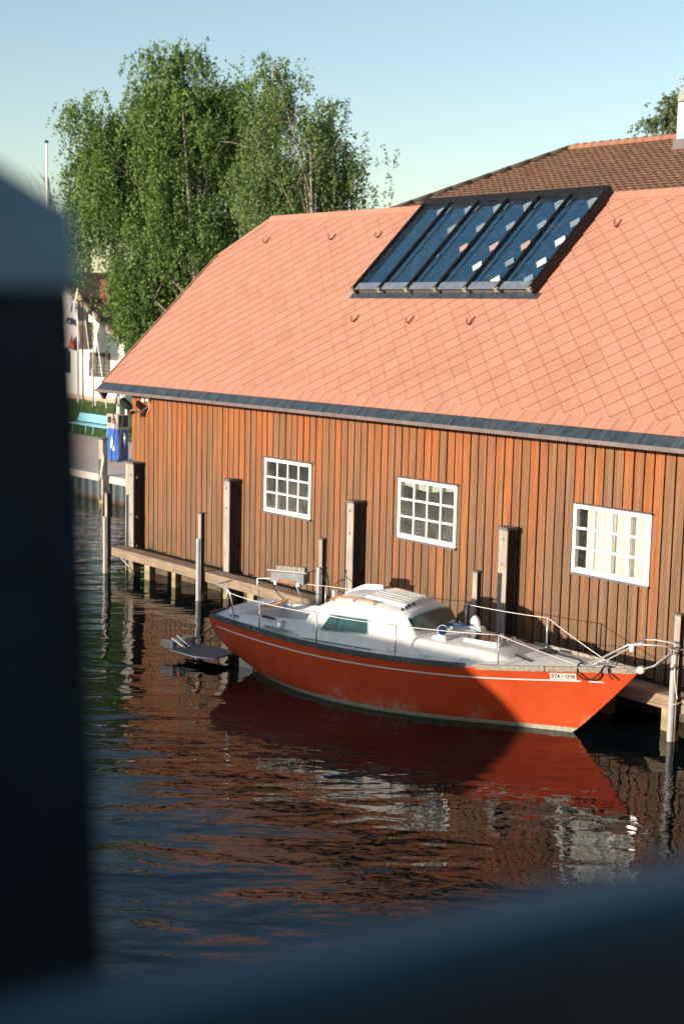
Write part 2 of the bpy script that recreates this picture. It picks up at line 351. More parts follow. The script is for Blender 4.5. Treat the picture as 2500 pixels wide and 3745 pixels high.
SHEDW = simple("added_blocker_planks", (.16, .11, .08), .8, 0, .3, 4)
DIAP = simple("pale_light_patch", (.90, .88, .85), .7, 0, .1, 5); DIAP2 = simple("pink_light_patch", (.80, .45, .40), .7, 0, .1, 5)  # tones of the light patches inside the skylight
PLATE = simple("plate_white", (.80, .78, .74), .5, 0, .03, 9)

def text_mesh(body, mat, size, align='CENTER'):
    cu = bpy.data.curves.new("lettering", 'FONT'); cu.body = body; cu.size = size; cu.align_x = align; cu.align_y = 'CENTER'; cu.extrude = .001
    o = bpy.data.objects.new("lettering_tmp", cu); COL.objects.link(o); bpy.context.view_layer.update()
    me = bpy.data.meshes.new_from_object(o.evaluated_get(bpy.context.evaluated_depsgraph_get())); bpy.data.objects.remove(o); me.materials.clear(); me.materials.append(mat); return me

# ================================================================== setting
wo_ = MB(); wo_.add([(-400,-300,0),(200,-300,0),(200,20.98,0),(-400,20.98,0)], [(0,1,2,3)]); wo_.build("water", WATER, kind="structure", fix=False)
QZ = .81
g = MB(); g.add([(-900,21.35,QZ-.012),(700,21.35,QZ-.012),(700,1500,QZ-.012),(-900,1500,QZ-.012)], [(0,1,2,3)]); g.build("ground", COBBLE, kind="structure", fix=False)
g = MB(); g.add([(-140,27.2,QZ-.004),(-27,27.2,QZ-.004),(-27,60,QZ-.004),(-140,60,QZ-.004)], [(0,1,2,3)]); g.build("lawn", LAWN, kind="structure", fix=False)
# grass blades on the strip of lawn the picture shows
N = 26000
gx = RNG.uniform(-72, -40, N); gy = 27.2 + RNG.power(.8, N)*11.0; gh = RNG.uniform(.05, .16, N); ga = RNG.uniform(0, math.pi, N); lean = RNG.normal(0, .05, (N, 2))
V = np.zeros((N, 3, 3)); wdt = .016
V[:,0] = np.c_[gx-np.cos(ga)*wdt, gy-np.sin(ga)*wdt, np.full(N, QZ-.01)]; V[:,1] = np.c_[gx+np.cos(ga)*wdt, gy+np.sin(ga)*wdt, np.full(N, QZ-.01)]; V[:,2] = np.c_[gx+lean[:,0], gy+lean[:,1], QZ+gh]
def fast_mesh(name, V, k, mat):
    n = V.shape[0]; me = bpy.data.meshes.new(name); me.vertices.add(n*k); me.vertices.foreach_set("co", V.reshape(-1)); me.loops.add(n*k); me.loops.foreach_set("vertex_index", np.arange(n*k, dtype=np.int32))
    me.polygons.add(n); me.polygons.foreach_set("loop_start", np.arange(0, n*k, k, dtype=np.int32)); me.polygons.foreach_set("loop_total", np.full(n, k, dtype=np.int32)); me.materials.append(mat); me.update(calc_edges=True); return me
put(fast_mesh("grass", V, 3, leaf_mat("grass_blade", (.06, .125, .026), (.12, .20, .05))), "grass", label="short lawn grass in front of the white house", cat="grass", kind="stuff")

# quay: cope kerb and sheet piling
q = thing("quay_wall", (-36, 21.0, 0), "grey steel sheet piling quay wall with stone cope beyond the boathouse corner", "quay wall")
x = -60.0; k = 0
pm = MB()
for nm, yo in (("sheet_pile", 0),):
    prof = [(0, 0), (.16, 0), (.22, .10), (.38, .10), (.44, 0)]
    for i in range(4):
        (xa, ya), (xb, yb) = prof[i], prof[i+1]; pm.add([(xa, ya, -.5), (xb, yb, -.5), (xb, yb, .80), (xa, ya, .80)], [(0,1,2,3)])
PMESH = pm.mesh("sheet_pile", SPILE, fix=False)
while x < -27.2:
    o = put(PMESH, "sheet_pile", q, world=False); o.location = (x+36, .0, 0); x += .45
cp = MB(); xx = -60.0
while xx < -24:
    MB().bbox((xx, 20.90, .60), (xx+1.496, 21.9, QZ), .012).build("cope_stone", CONC, q); xx += 1.5
MB().box((-60, 21.13, -.5), (-24, 21.4, .599)).build("backing", DARK, q)
# paving bands on the quay
for i, yb in enumerate((22.0, 22.9, 24.2, 25.6)):
    MB().add([(-120, yb, QZ-.008), (-24, yb, QZ-.008), (-24, yb+.14, QZ-.008), (-120, yb+.14, QZ-.008)], [(0,1,2,3)]).build("paving_band", CONC, kind="structure", fix=False)

# ================================================================== boathouse
YW = 15.95; X0, X1 = -26.62, -9.0
bh = thing("boathouse", (-18, 18, 0), "long timber boathouse with salmon diamond-tiled roof and sloping skylight", "boathouse")
wall = MB()
wall.box((X0+.02, YW+.03, .50), (X1, YW+.09, 1.80)); wall.box((X0+.02, YW+.03, 2.90), (X1, YW+.09, 4.02))
WINX = [(-21.73, -20.30), (-17.90, -16.47), (-13.985, -12.54)]
px_ = X0+.02
for a, b in WINX: wall.box((px_, YW+.03, 1.80), (a+.055, YW+.09, 2.90)); px_ = b-.055
wall.box((px_, YW+.03, 1.80), (X1, YW+.09, 2.90))
wall = wall.build("front_wall", DARK, bh)
bm_ = MB().bbox((0, 0, 0), (1, 1, 1), .001)
def board_mesh():
    m = MB(); w, t, c = .160, .034, .004
    prof = [(0, t-.006), (0, c), (c, 0), (w-c, 0), (w, c), (w, t-.006)]
    m.add([(a, b, 0) for a, b in prof] + [(a, b, 1) for a, b in prof], [tuple(range(5,-1,-1)), tuple(range(6,12))] + [(i, (i+1) % 6, 6+(i+1) % 6, 6+i) for i in range(6)])
    return m.mesh("board", W_BOARD)
BME = board_mesh(); x = X0; i = 0
while x < X1:
    w = .184*random.uniform(.94, 1.06); zt, zb = 3.99, .52+random.uniform(-.025, .02)
    pieces = [(x, w, zb, zt)]
    for a, b in WINX:
        if x+w > a+.012 and x < b-.012:
            pieces = [(x, w, zb, 1.846), (x, w, 2.85, zt)]
            if x < a: pieces.append((x, a+.010-x, 1.848, 2.848))
            if x+w > b: pieces.append((b-.010, x+w-b+.010, 1.848, 2.848))
    for xp, wp, za, zz in pieces:
        if wp < .016: continue
        o = put(BME, "board", wall, world=False); o.location = (xp, YW+random.uniform(-.004, .004), za); o.scale = (wp/.184, 1, zz-za)
    x += w; i += 1
# left end wall of the boathouse and its back
e = MB(); e.box((X0, YW+.031, .5), (X0+.05, 22.8, 3.9)); e.prism([(X0, YW+.1, 3.9), (X0, 22.7, 3.9), (X0, 20.3, 6.2), (X0, 18.4, 6.2)], (.05, 0, 0)); e.build("end_wall", SHEDW, bh)
e = MB(); e.box((X0, 22.75, .5), (X1, 22.85, 4.0)); e.build("rear_wall", SHEDW, bh)
e = MB(); e.box((X0+.06, YW+.1, .42), (X1, 22.7, .49)); e.build("floor", DARK, bh)
# windows
for wi, (a, b) in enumerate(WINX):
    z0, z1 = 1.838, 2.858; fr = .062
    w = MB(); y0, y1 = YW-.028, YW+.05
    w.box((a, y0, z0), (a+fr, y1, z1)); w.box((b-fr, y0, z0), (b, y1, z1)); w.box((a+fr, y0, z0), (b-fr, y1, z0+fr*1.25)); w.box((a+fr, y0, z1-fr), (b-fr, y1, z1))
    win = w.build("window", WHITE, bh, label=("dirty twelve-pane window nearest the boathouse corner", "dirty twelve-pane middle window", "twelve-pane window with lace curtain")[wi])
    iw = (b-a-2*fr); ih = (z1-z0-fr*2.25); zb = z0+fr*1.25; mw = .034
    for c in range(1, 4):
        xc = a+fr+iw*c/4; MB().box((xc-mw/2, y0+.010, zb-.002), (xc+mw/2, y1-.02, z1-fr+.002)).build("glazing_bar", WHITE, win)
    for r in range(1, 3):
        zc = zb+ih*r/3; MB().box((a+fr-.002, y0+.014, zc-mw/2), (b-fr+.002, y1-.024, zc+mw/2)).build("glazing_bar", WHITE, win)
    for c in range(4):
        for r in range(3):
            xa, xb = a+fr+iw*c/4, a+fr+iw*(c+1)/4; za, zc = zb+ih*r/3, zb+ih*(r+1)/3; tl = random.uniform(-.002, .002)
            MB().add([(xa, YW+.008+tl, za), (xb, YW+.008-tl, za), (xb, YW+.009-tl, zc), (xa, YW+.009+tl, zc)], [(0,1,2,3)]).build("pane", GLASS_C if wi == 2 else GLASS_W, win, fix=False)
    MB().prism([(a-.02, y0-.03, z1+.001), (a-.02, y1, z1+.001), (a-.02, y1, z1+.03), (a-.02, y0-.03, z1+.016)], (b-a+.04, 0, 0)).build("drip_board", CAPM, win)
    MB().box((a-.012, y0-.025, z0-.03), (b+.012, y1, z0-.001)).build("sill", CAPM, win)
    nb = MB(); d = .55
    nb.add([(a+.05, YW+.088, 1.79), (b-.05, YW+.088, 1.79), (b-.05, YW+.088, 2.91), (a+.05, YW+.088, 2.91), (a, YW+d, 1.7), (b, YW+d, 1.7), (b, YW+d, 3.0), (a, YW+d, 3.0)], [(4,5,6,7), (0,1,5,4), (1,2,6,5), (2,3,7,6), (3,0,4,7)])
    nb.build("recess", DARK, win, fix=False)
    if wi == 2:
        rows = []
        for zz in np.linspace(1.80, 2.86, 8): rows.append([(xx, YW+.075+.022*math.sin(xx*34)+.012*math.sin(xx*71+1), zz) for xx in np.linspace(a+.17, b-.04, 90)])
        MB().grid(rows).build("curtain", CURT, win, smooth=True, fix=False)
    if wi == 1:
        rows = [[(xx, YW+.07+.012*math.sin(xx*41), zz - .03*math.sin(xx*5)) for xx in np.linspace(a+.05, b-.05, 60)] for zz in np.linspace(2.70, 2.80, 4)]
        MB().grid(rows).build("valance", CURT, win, smooth=True, fix=False)

# roof -------------------------------------------------------------
PIT = math.atan(.954); CP, SP = math.cos(PIT), math.sin(PIT); NR = np.array([0, -SP, CP])
def roof(X, v, off=0.0):            # v runs up the slope from Y = 15.5
    return np.array([X, 15.5+v*CP, .954*15.5-10.77+v*SP]) + NR*off
VR = 5.35; XV = -27.1; HV = 4.1; XR = -26.28
rb = MB(); poly = [(XV, .02), (X1, .02), (X1, VR), (XR, VR), (XV, HV)]
rb.prism([roof(a, v, -.001) for a, v in poly], -NR*.10)
ridge_pt = roof(XR, VR); YR = ridge_pt[1]; ZR = ridge_pt[2]
bk = lambda X, v: np.array([X, 2*YR-(15.5+v*CP), .954*15.5-10.77+v*SP])
rb.prism([bk(a, v) for a, v in poly], (0, 0, -.12))
roofo = rb.build("roof", simple("roof_underlay", (.16, .055, .032), .9), bh)
MB().prism([roof(XR, VR), roof(XV, HV), bk(XV, HV)], (.04, 0, -.08)).build("half_hip", TILE, roofo)
# diamond tiles, clipped to the roof outline
HD, VD = .428, .384
def clip(P, ax, ay, c):
    out = []
    for i in range(len(P)):
        a, b = P[i], P[(i+1) % len(P)]; da = ax*a[0]+ay*a[1]-c; db = ax*b[0]+ay*b[1]-c
        if da >= 0: out.append(a)
        if (da >= 0) != (db >= 0): t = da/(da-db); out.append((a[0]+(b[0]-a[0])*t, a[1]+(b[1]-a[1])*t))
    return out
SKX0, SKX1, SKV0, SKV1 = -21.04, -16.40, 2.77, 5.33
gapw = .978; tiles = []
hx, hv = (XR-XV), (VR-HV)           # hip direction in (X, v)
r_ = 0; v = .25
while v < VR+.2:
    xs = -12.312 + (0 if r_ % 2 else HD/2) - 37*HD
    while xs < X1+.3:
        P0 = [(xs+HD/2*gapw, v), (xs, v+VD/2*gapw), (xs-HD/2*gapw, v), (xs, v-VD/2*gapw)]
        P1 = clip(P0, 0, 1, .25); P1 = clip(P1, 0, -1, -(VR-.10)) if P1 else P1; P1 = clip(P1, 1, 0, XV+.03) if P1 else P1
        P1 = clip(P1, -1, 0, -X1) if P1 else P1
        if P1: P1 = clip(P1, hv, -hx, hv*(XV+.10)-hx*HV)
        if len(P1) >= 3 and not (SKX0+.05 < xs < SKX1-.05 and SKV0+.1 < v < SKV1-.1):
            A = sum(P1[i][0]*P1[(i+1) % len(P1)][1]-P1[(i+1) % len(P1)][0]*P1[i][1] for i in range(len(P1)))/2
            if abs(A) > .002: tiles.append((xs, v, P1, len(P1) == 4 and abs(abs(A)-HD*VD/2*gapw*gapw) < 1e-6))
        xs += HD
    v += VD/2; r_ += 1
def tile_poly(P, xs, v):
    top = [roof(a, b, .005+.013*(.5-(b-v)/VD)) for a, b in P]; return top
TM = MB(); TM.prism(tile_poly([(HD/2*gapw, 0), (0, VD/2*gapw), (-HD/2*gapw, 0), (0, -VD/2*gapw)], 0, 0), -NR*.007); TME = TM.mesh("roof_tile", TILE)
def in_view(p):
    d = np.array(p)-CAM; z = d@WX; X = 1250+FPX*(d@RX)/z; Y = 1872.5-FPX*(d@UX)/z; return -60 < X < 2560 and -60 < Y < 3800, z
cand = sorted([t for t in tiles if t[3] and in_view(roof(t[0], t[1]))[0]], key=lambda t: in_view(roof(t[0], t[1]))[1])
pick = {(round(t[0], 4), round(t[1], 4)) for t in cand[:296]}; rest = MB()
for xs, v, P1, full in tiles:
    if (round(xs, 4), round(v, 4)) in pick:
        o = put(TME, "roof_tile", roofo, world=False); dlt = roof(xs, v)-roof(0, 0); o.location = Vector(dlt)
    else: rest.prism(tile_poly(P1, xs, v), -NR*.007)
ro = rest.build("roof_tiles", TILE, roofo, kind="stuff"); nf = len(ro.data.polygons); at = ro.data.attributes.new("tint", 'FLOAT', 'FACE'); rv = {}; vals = []
for p_ in ro.data.polygons:
    c_ = p_.center; key = int((c_.x-.0)/.21)*1000+int((c_.y)/.135); vals.append(rv.setdefault(key, random.random()))
at.data.foreach_set("value", vals)
# starter course
xs = XV
while xs < X1:
    e_ = min(xs+.295, X1); MB().prism([roof(xs+.002, .02, .010), roof(e_-.002, .02, .010), roof(e_-.002, .262, .004), roof(xs+.002, .262, .004)], -NR*.005).build("starter_tile", TILE, roofo); xs += .30
# ridge and hip capping
xs = XR-.02
while xs < X1:
    e_ = min(xs+2.0, X1)
    if SKX0-.01 <= xs < SKX1: xs = SKX1+.004; continue
    if xs < SKX0: e_ = min(e_, SKX0-.004)
    if SKX0-.01 <= e_ < SKX1: e_ = SKX0-.004
    m = MB(); prof = [(-.20, .0), (-.20, .022), (.0, .05)]
    y = lambda v, o: roof(0, VR+v, o)
    a = [roof(xs, VR-.17, .012), roof(xs, VR-.17, .034), roof(xs, VR+.015, .045)]; back = [np.array([p[0], 2*YR-p[1], p[2]]) for p in a[::-1]]
    P_ = a + back; m.prism(P_, (e_-xs-.003, 0, 0)); m.build("ridge_cap", TILE, roofo); xs = e_
hp = roof(XR, VR, .03); hq = roof(XV, HV, .03); inn = np.array([1.0, 0, 0])*.20
for t0, t1 in ((0, .333), (.334, .666), (.667, 1)):
    a, b = hp+(hq-hp)*t0, hp+(hq-hp)*t1; MB().prism([a, b, b+inn*.9, a+inn*.9], -NR*.02).build("hip_cap", TILE, roofo)
MB().prism([roof(XV-.02, HV, .03), roof(XV-.02, 0.0, .03), roof(XV-.02, 0.0, -.14), roof(XV-.02, HV, -.14)], (.03, 0, 0)).build("verge_board", TILE, roofo)
# eave flashing with seams, gutter front, soffit
ef = MB(); xs = XV-.02; yA, zA = roof(0, .03)[1], roof(0, .03)[2]; yB, zB = 15.36, 3.885
while xs < X1:
    e_ = min(xs+.46, X1)
    MB().prism([(xs, yA, zA-.004), (e_-.004, yA, zA-.004), (e_-.004, yB, zB), (xs, yB, zB)], (0, 0, -.006)).build("flashing_sheet", ZINC, roofo)
    MB().prism([(e_-.012, yA, zA), (e_, yA, zA), (e_, yB, zB+.012), (e_-.012, yB, zB+.012)], (0, 0, -.008)).build("flashing_seam", ZINC, roofo); xs = e_
MB().box((XV-.05, 15.335, 3.826), (X1, 15.358, 3.888)).build("gutter_front", FASCIA, roofo)
MB().box((XV-.03, 15.36, 3.835), (X1, YW+.03, 3.850)).build("soffit", DARK, roofo)
MB().prism([(XV-.02, 15.40, 3.83), (XV-.02, 15.62, 3.83), (XV-.02, 15.52, 3.66)], (.10, 0, 0)).build("rafter_foot", BROWNW, roofo)
# skylight
sk = thing("skylight", (-18.7, 17.5, 6.0), None, None); sk.parent = bh; sk.matrix_parent_inverse = PINV[bh.name]; PINV[sk.name] = Matrix.Translation(-Vector((-18.7, 17.5, 6.0)))
SH = .17
def sbox(x0, x1, v0, v1, o0, o1):
    return [roof(x0,v0,o0), roof(x1,v0,o0), roof(x1,v1,o0), roof(x0,v1,o0), roof(x0,v0,o1), roof(x1,v0,o1), roof(x1,v1,o1), roof(x0,v1,o1)]
BF = [(0,3,2,1),(4,5,6,7),(0,1,5,4),(1,2,6,5),(2,3,7,6),(3,0,4,7)]
m = MB()
m.add(sbox(SKX0, SKX0+.07, SKV0+.03, SKV1, 0, SH), BF); m.add(sbox(SKX1-.07, SKX1, SKV0+.03, SKV1, 0, SH), BF)
m.add(sbox(SKX0-.004, SKX1+.004, SKV1-.12, SKV1+.03, 0, SH+.03), BF); m.build("frame", BLACKM, sk)
MB().add(sbox(SKX0+.004, SKX1-.004, SKV0+.07, SKV0+.13, 0, SH-.03), BF).build("sill_rail", CAPM, sk)
MB().add(sbox(SKX0-.10, SKX1+.10, SKV0-.08, SKV0+.06, .018, .028), BF).build("flashing", ZINC, sk)
nb_ = 6; bw = (SKX1-SKX0)/nb_
for i in range(nb_+1):
    xc = SKX0+.035+(SKX1-SKX0-.07)*i/nb_
    MB().add(sbox(xc-.026, xc+.026, SKV0-.01, SKV1-.1, SH-.045, SH+.022), BF).add(sbox(xc-.011, xc+.011, SKV0-.012, SKV1-.1, SH+.022, SH+.036), BF).build("glazing_bar", BLACKM, sk)
    MB().add(sbox(xc-.04, xc+.04, SKV0-.025, SKV0+.02, SH-.05, SH+.026), BF).build("bar_end", TEAK, sk)
for i in range(nb_):
    xa = SKX0+.035+(SKX1-SKX0-.07)*i/nb_; xb = SKX0+.035+(SKX1-SKX0-.07)*(i+1)/nb_; tl = random.uniform(-.003, .003)
    MB().add([roof(xa, SKV0+.012, SH-.004+tl), roof(xb, SKV0+.012, SH-.004), roof(xb, SKV1-.11, SH-.004), roof(xa, SKV1-.11, SH-.004-tl)], [(0,1,2,3)]).build("pane", GLASS_S, sk, fix=False)
    MB().add([roof(xa, SKV0+.012, SH-.012), roof(xb, SKV0+.012, SH-.012), roof(xb, SKV0+.20, SH-.012), roof(xa, SKV0+.20, SH-.012)], [(0,1,2,3)]).build("lower_liner", simple("liner_grey", (.26, .25, .29), .6), sk, fix=False)
MB().add(sbox(SKX0+.02, SKX1-.02, SKV0+.1, SKV1+.02, .022, .03), BF).build("dark_lining", simple("lining_sky_reflection", (.004, .052, .110), .8), sk)  # blue of the sky reflected in the panes is put into the lining
# light patches behind the panes, put in as pale lozenges: (bay, v, half size, pale/pink)
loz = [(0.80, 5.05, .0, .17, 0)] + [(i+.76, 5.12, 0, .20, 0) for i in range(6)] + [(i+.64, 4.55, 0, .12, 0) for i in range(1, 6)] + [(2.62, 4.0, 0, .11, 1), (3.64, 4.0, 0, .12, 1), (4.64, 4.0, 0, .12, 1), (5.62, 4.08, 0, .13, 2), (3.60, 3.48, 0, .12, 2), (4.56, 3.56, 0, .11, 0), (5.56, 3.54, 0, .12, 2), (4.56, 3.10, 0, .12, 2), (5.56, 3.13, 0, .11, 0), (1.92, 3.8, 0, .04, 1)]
GREYL = simple("grey_light_patch", (.34, .38, .43), .8, 0, .2, 5)
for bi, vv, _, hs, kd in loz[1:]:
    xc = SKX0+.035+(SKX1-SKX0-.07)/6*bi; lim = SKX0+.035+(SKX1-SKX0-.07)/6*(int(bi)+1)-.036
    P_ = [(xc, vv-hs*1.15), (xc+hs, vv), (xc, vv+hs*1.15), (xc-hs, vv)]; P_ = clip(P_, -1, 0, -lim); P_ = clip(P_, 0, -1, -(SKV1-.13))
    if len(P_) > 2: MB().prism([roof(a, b, .075) for a, b in P_], -NR*.01).build("light_patch", (GREYL, DIAP2, DIAP)[kd], sk)
# snow hooks
HK = simple("hook_paint", (.20, .065, .04), .5)
for hxp, hvp in ((-25.62, 4.47), (-23.33, 4.47), (-21.86, 4.47), (-20.44, 2.065), (-18.93, 2.065), (-17.40, 2.065), (-15.78, 4.47)):
    path = []
    for t in np.linspace(0, 1, 12):
        if t < .45: path.append(roof(hxp, hvp+.17-t*.38, .022))
        else:
            aa = (t-.45)/.55*math.pi*.85; path.append(roof(hxp+.04*(aa/2.7), hvp-.06*math.sin(aa)+.03*(aa/2.7), .022+.07*(1-math.cos(aa))))
    MB().tube(path, .012, 6).build("snow_hook", HK, bh, smooth=True)

# ================================================================== posts, poles, beam along the front
def big_post(xr, label, double=False):
    t = thing("mooring_post", (xr, 15.62, 0), label, "mooring post", "tall posts against the boathouse wall")
    yf, yb = 15.66, 15.845
    MB().bbox((xr-.184, yf+.031, -.6), (xr, yb, 2.33), .007).build("timber", W_SHADE, t); MB().bbox((xr-.184, yf, -.6), (xr-.001, yf+.030, 2.325), .005).build("front_plank", W_POST, t)  # dark body carries the side shade, pale plank is the front face
    if double: MB().bbox((xr-.335, yf+.036, -.6), (xr-.190, yb-.004, 2.33), .007).build("timber", W_SHADE, t); MB().bbox((xr-.335, yf+.006, -.6), (xr-.191, yf+.035, 2.325), .005).build("front_plank", W_POST, t)
    MB().bbox((xr-(.375 if double else .205), yf-.03, 2.332), (xr+.02, yb+.02, 2.375), .004).build("cap", CAPM, t)
    for z in ((2.10, 1.25, .62) if double else (2.19, 1.80)):
        c = (xr-.09, yf, z); MB().tube([(c[0], yf+.002, z), (c[0], yf-.008, z)], .024, 12).tube([(c[0], yf-.008, z), (c[0], yf-.022, z)], .012, 6).build("bolt", STEELD, t)
        if double: MB().tube([(xr-.002, yf+.09, z-.05), (xr+.009, yf+.09, z-.05)], .026, 12).tube([(xr+.009, yf+.09, z-.05), (xr+.024, yf+.09, z-.05)], .013, 6).build("bolt", STEELD, t)
    for z in (1.0, 2.05): MB().box((xr-.16, yb+.001, z), (xr-.02, YW-.03, z+.1)).build("spacer", W_SHADE, t)
big_post(-26.08, "broad double timber post with slate cap at the boathouse corner", True)
big_post(-22.506, "tall square post on the wall between boathouse corner and first window")
big_post(-18.752, "tall square post on the wall between first and middle window")
big_post(-15.058, "tall square post on the wall between middle and curtained window")
def pole(xl, label, yf=15.15, top=1.73, strip=1.22, bottom=-.8):
    t = thing("mooring_pole", (xl, yf, 0), label, "mooring pole", "slim poles standing in front of the beam")
    MB().bbox((xl, yf+.021, bottom), (xl+.098, yf+.096, top-.03), .006).build("timber", W_SHADE, t); MB().bbox((xl, yf, bottom), (xl+.097, yf+.020, top-.032), .004).build("front_plank", W_POST, t)
    MB().bbox((xl-.012, yf-.012, top-.029), (xl+.11, yf+.108, top), .004).build("cap", CAPM, t)
    if strip:
        MB().tube([(xl+.042, yf-.016, -.06), (xl+.042, yf-.016, strip)], .046, 14).build("rub_strip", STRIP, t, auto=40)
pole(-26.40, "slim mooring pole at the outer end of the beam, beside the double corner post")
pole(-22.82, "slim mooring pole left of the boat, in front of the weathered beam")
pole(-19.06, "slim mooring pole with black rope behind the boat's cockpit")
pole(-15.27, "slim mooring pole rising behind the boat's foredeck")
pole(-11.47, "slim mooring pole at the boat's bow with pale rope around it")
t = thing("mooring_pole", (-36.35, 20.75, 0), "slim mooring pole with coiled pale rope in front of the fuel pump", "mooring pole", "slim poles standing in front of the beam")
MB().bbox((-36.41, 20.70, -.6), (-36.17, 20.86, 1.86), .008).build("timber", W_POST, t); MB().bbox((-36.43, 20.68, 1.862), (-36.15, 20.88, 1.90), .004).build("cap", CAPM, t)
MB().box((-36.36, 20.66, .1), (-36.28, 20.699, 1.30)).build("rub_strip", CAPM, t)
c = MB()
for kk in range(4):
    pth = [(-36.10+.06*math.sin(g_+kk*.6)+.02*kk*math.cos(g_), 20.66-.012*kk, 1.32-.10*kk+(.16+.05*kk)*math.cos(g_)) for g_ in np.linspace(0, 2*math.pi, 26)]
    c.tube(pth, .014, 6)
c.build("rope_coil", ROPEW, smooth=True, label="pale rope coil hanging on the pole by the fuel pump", cat="rope")
bmo = thing("fender_beam", (-19, 15.4, .4), "long weathered timber beam along the foot of the boathouse wall", "beam")
xs = -26.39
for L in (5.2, 5.1, 4.9):
    m = MB(); n = 14; x2 = xs+L-.006
    rows = []
    for i in range(n+1):
        xx = xs+(x2-xs)*i/n; j = lambda s: random.uniform(-s, s)
        rows.append([(xx, 15.262+j(.002), .372+j(.003)), (xx, 15.256+j(.002), .385), (xx, 15.256+j(.003), .545), (xx, 15.268, .560+j(.002)), (xx, 15.56, .566+j(.002)), (xx, 15.57, .372), (xx, 15.262, .372)])
    m.grid(rows); m.f.append(tuple(range(6))); m.f.append(tuple(len(m.v)-7+i for i in range(6))); m.build("beam_length", W_BEAM, bmo); xs += L
MB().box((-26.2, 15.57, .44), (-11.2, 15.93, .47)).build("ledge_board", W_BEAM, bmo)
for i, xp in enumerate([-25.3, -24.25, -23.3, -21.6, -20.55, -19.5, -18.2, -16.9, -15.7, -14.2, -12.9, -11.85]):
    w = .14 if i % 3 else .2
    o = MB().bbox((xp, 15.46, -.7), (xp+w, 15.62, .371), .01).build("support_pile", W_PILE, label=(("first", "second", "third", "fourth", "fifth", "sixth")[i]+" pale pile under the beam counted from the boathouse corner" if i < 6 else "pale pile under the beam beside the bow pole" if i == 11 else "pale pile under the beam behind the moored boat"), cat="pile", group="piles under the fender beam")
MB().box((-26.1, 16.02, -.6), (-9, 16.10, .49)).build("underfloor_wall", simple("dark_underfloor", (.10, .075, .045), .9, 0, .4, 4), label="dark plank skirting in the water below the boathouse", cat="skirting")
o = MB().tube([(-26.3, 15.42, .36), (-25.95, 15.5, .15), (-25.9, 15.62, -.05)], .014, 6).build("brace_rod", STEELD, label="thin metal brace under the outer end of the beam", cat="brace")

# corner lamp and junction boxes
t = thing("floodlight", (-26.2, 15.6, 3.55), "black cylindrical floodlight on a pale bracket under the eave at the corner", "floodlight")
MB().tube([(-26.42, 15.62, 3.66), (-26.40, 15.60, 3.655), (-26.02, 15.52, 3.565), (-26.0, 15.516, 3.56)], [.07, .085, .085, .078], 16).build("housing", BLACKM, t, auto=50)
MB().tube([(-26.0, 15.515, 3.56), (-25.985, 15.512, 3.556)], .06, 16).build("lens", GLASS_B, t)
MB().tube([(-26.2, 15.60, 3.54), (-26.15, 15.7, 3.44), (-26.02, 15.80, 3.45), (-25.97, 15.945, 3.56)], .02, 8).build("bracket", PLATE, t, smooth=True)
MB().bbox((-26.22, 15.58, 3.40), (-26.06, 15.68, 3.47), .008).build("sensor", BLACKP, t); MB().bbox((-26.30, 15.59, 3.38), (-26.23, 15.67, 3.52), .008).build("sensor_bracket", PLATE, t)
for (a, b_) in ((-26.10, -26.0), (-25.94, -25.82)):
    MB().bbox((a, 15.86, 3.66 if a < -26 else 3.68), (b_, 15.944, 3.79 if a < -26 else 3.82), .008).build("junction_box", PLATE, label="%s white junction box under the eave at the corner" % ("smaller" if a < -26 else "larger"), cat="junction box", group="junction boxes at the corner")
MB().tube([(-25.88, 15.93, 3.68), (-25.89, 15.93, 3.5), (-25.97, 15.93, 3.42)], .009, 6).build("cable", PLATE, label="thin white cable running down from the junction boxes", cat="cable")

# ================================================================== boat
PH = math.radians(16.0); BO = np.array([-12.47, 14.38, 0.0]); cB, sB = math.cos(PH), math.sin(PH)
def B(s, t, z): return BO + np.array([s*cB - t*sB, s*sB + t*cB, z])
SH_S = [-5.95,-5.84,-4.76,-3.53,-2.9,-2.22,-1.58,-1.14,-.5,.26,.65,.92]; SH_B = [.58,.61,.87,1.06,1.09,1.06,.985,.90,.67,.32,.14,.02]
SZ_S = [-5.95,-4.8,-3.6,-2.6,-1.6,-.7,.2,.93]; SZ_Z = [.90,.865,.85,.86,.885,.922,.967,.99]
WL_S = [-5.4,-5.18,-4.45,-3.63,-2.92,-2.3,-1.76,-1.2,-.62,0]; WL_B = [0,.19,.55,.775,.81,.74,.60,.40,.20,.015]
def herm(xs, ys, x):
    xs = np.array(xs); ys = np.array(ys); mm = np.gradient(ys, xs); x = min(max(x, xs[0]), xs[-1]); i = min(max(int(np.searchsorted(xs, x))-1, 0), len(xs)-2); h = xs[i+1]-xs[i]; t = (x-xs[i])/h
    return (2*t**3-3*t**2+1)*ys[i]+(t**3-2*t**2+t)*h*mm[i]+(-2*t**3+3*t**2)*ys[i+1]+(t**3-t**2)*h*mm[i+1]
def stem(v): return .92*max(v, 0)**.92
def stern(v): return float(np.interp(v, [0,.2,.45,.75,1], [-5.4,-5.66,-5.88,-5.99,-5.95]))
def hbr(u, v):
    bs = herm(SH_S, SH_B, stem(1)+(stern(1)-stem(1))*u); bw = herm(WL_S, WL_B, -5.4*u); return max(bw, 0)+(bs-max(bw, 0))*(max(v, 0)**.8)
def hull_pt(u, v):
    return stem(v)+(stern(v)-stem(v))*u, hbr(u, v), herm(SZ_S, SZ_Z, stem(1)+(stern(1)-stem(1))*u)*v
def hull_at(s, z):
    v = z/.92
    for i in range(6):
        u = (s-stem(v))/(stern(v)-stem(v)); v = z/herm(SZ_S, SZ_Z, stem(1)+(stern(1)-stem(1))*u)
    return hbr(u, v)
def sheer_b(s): return herm(SH_S, SH_B, s)
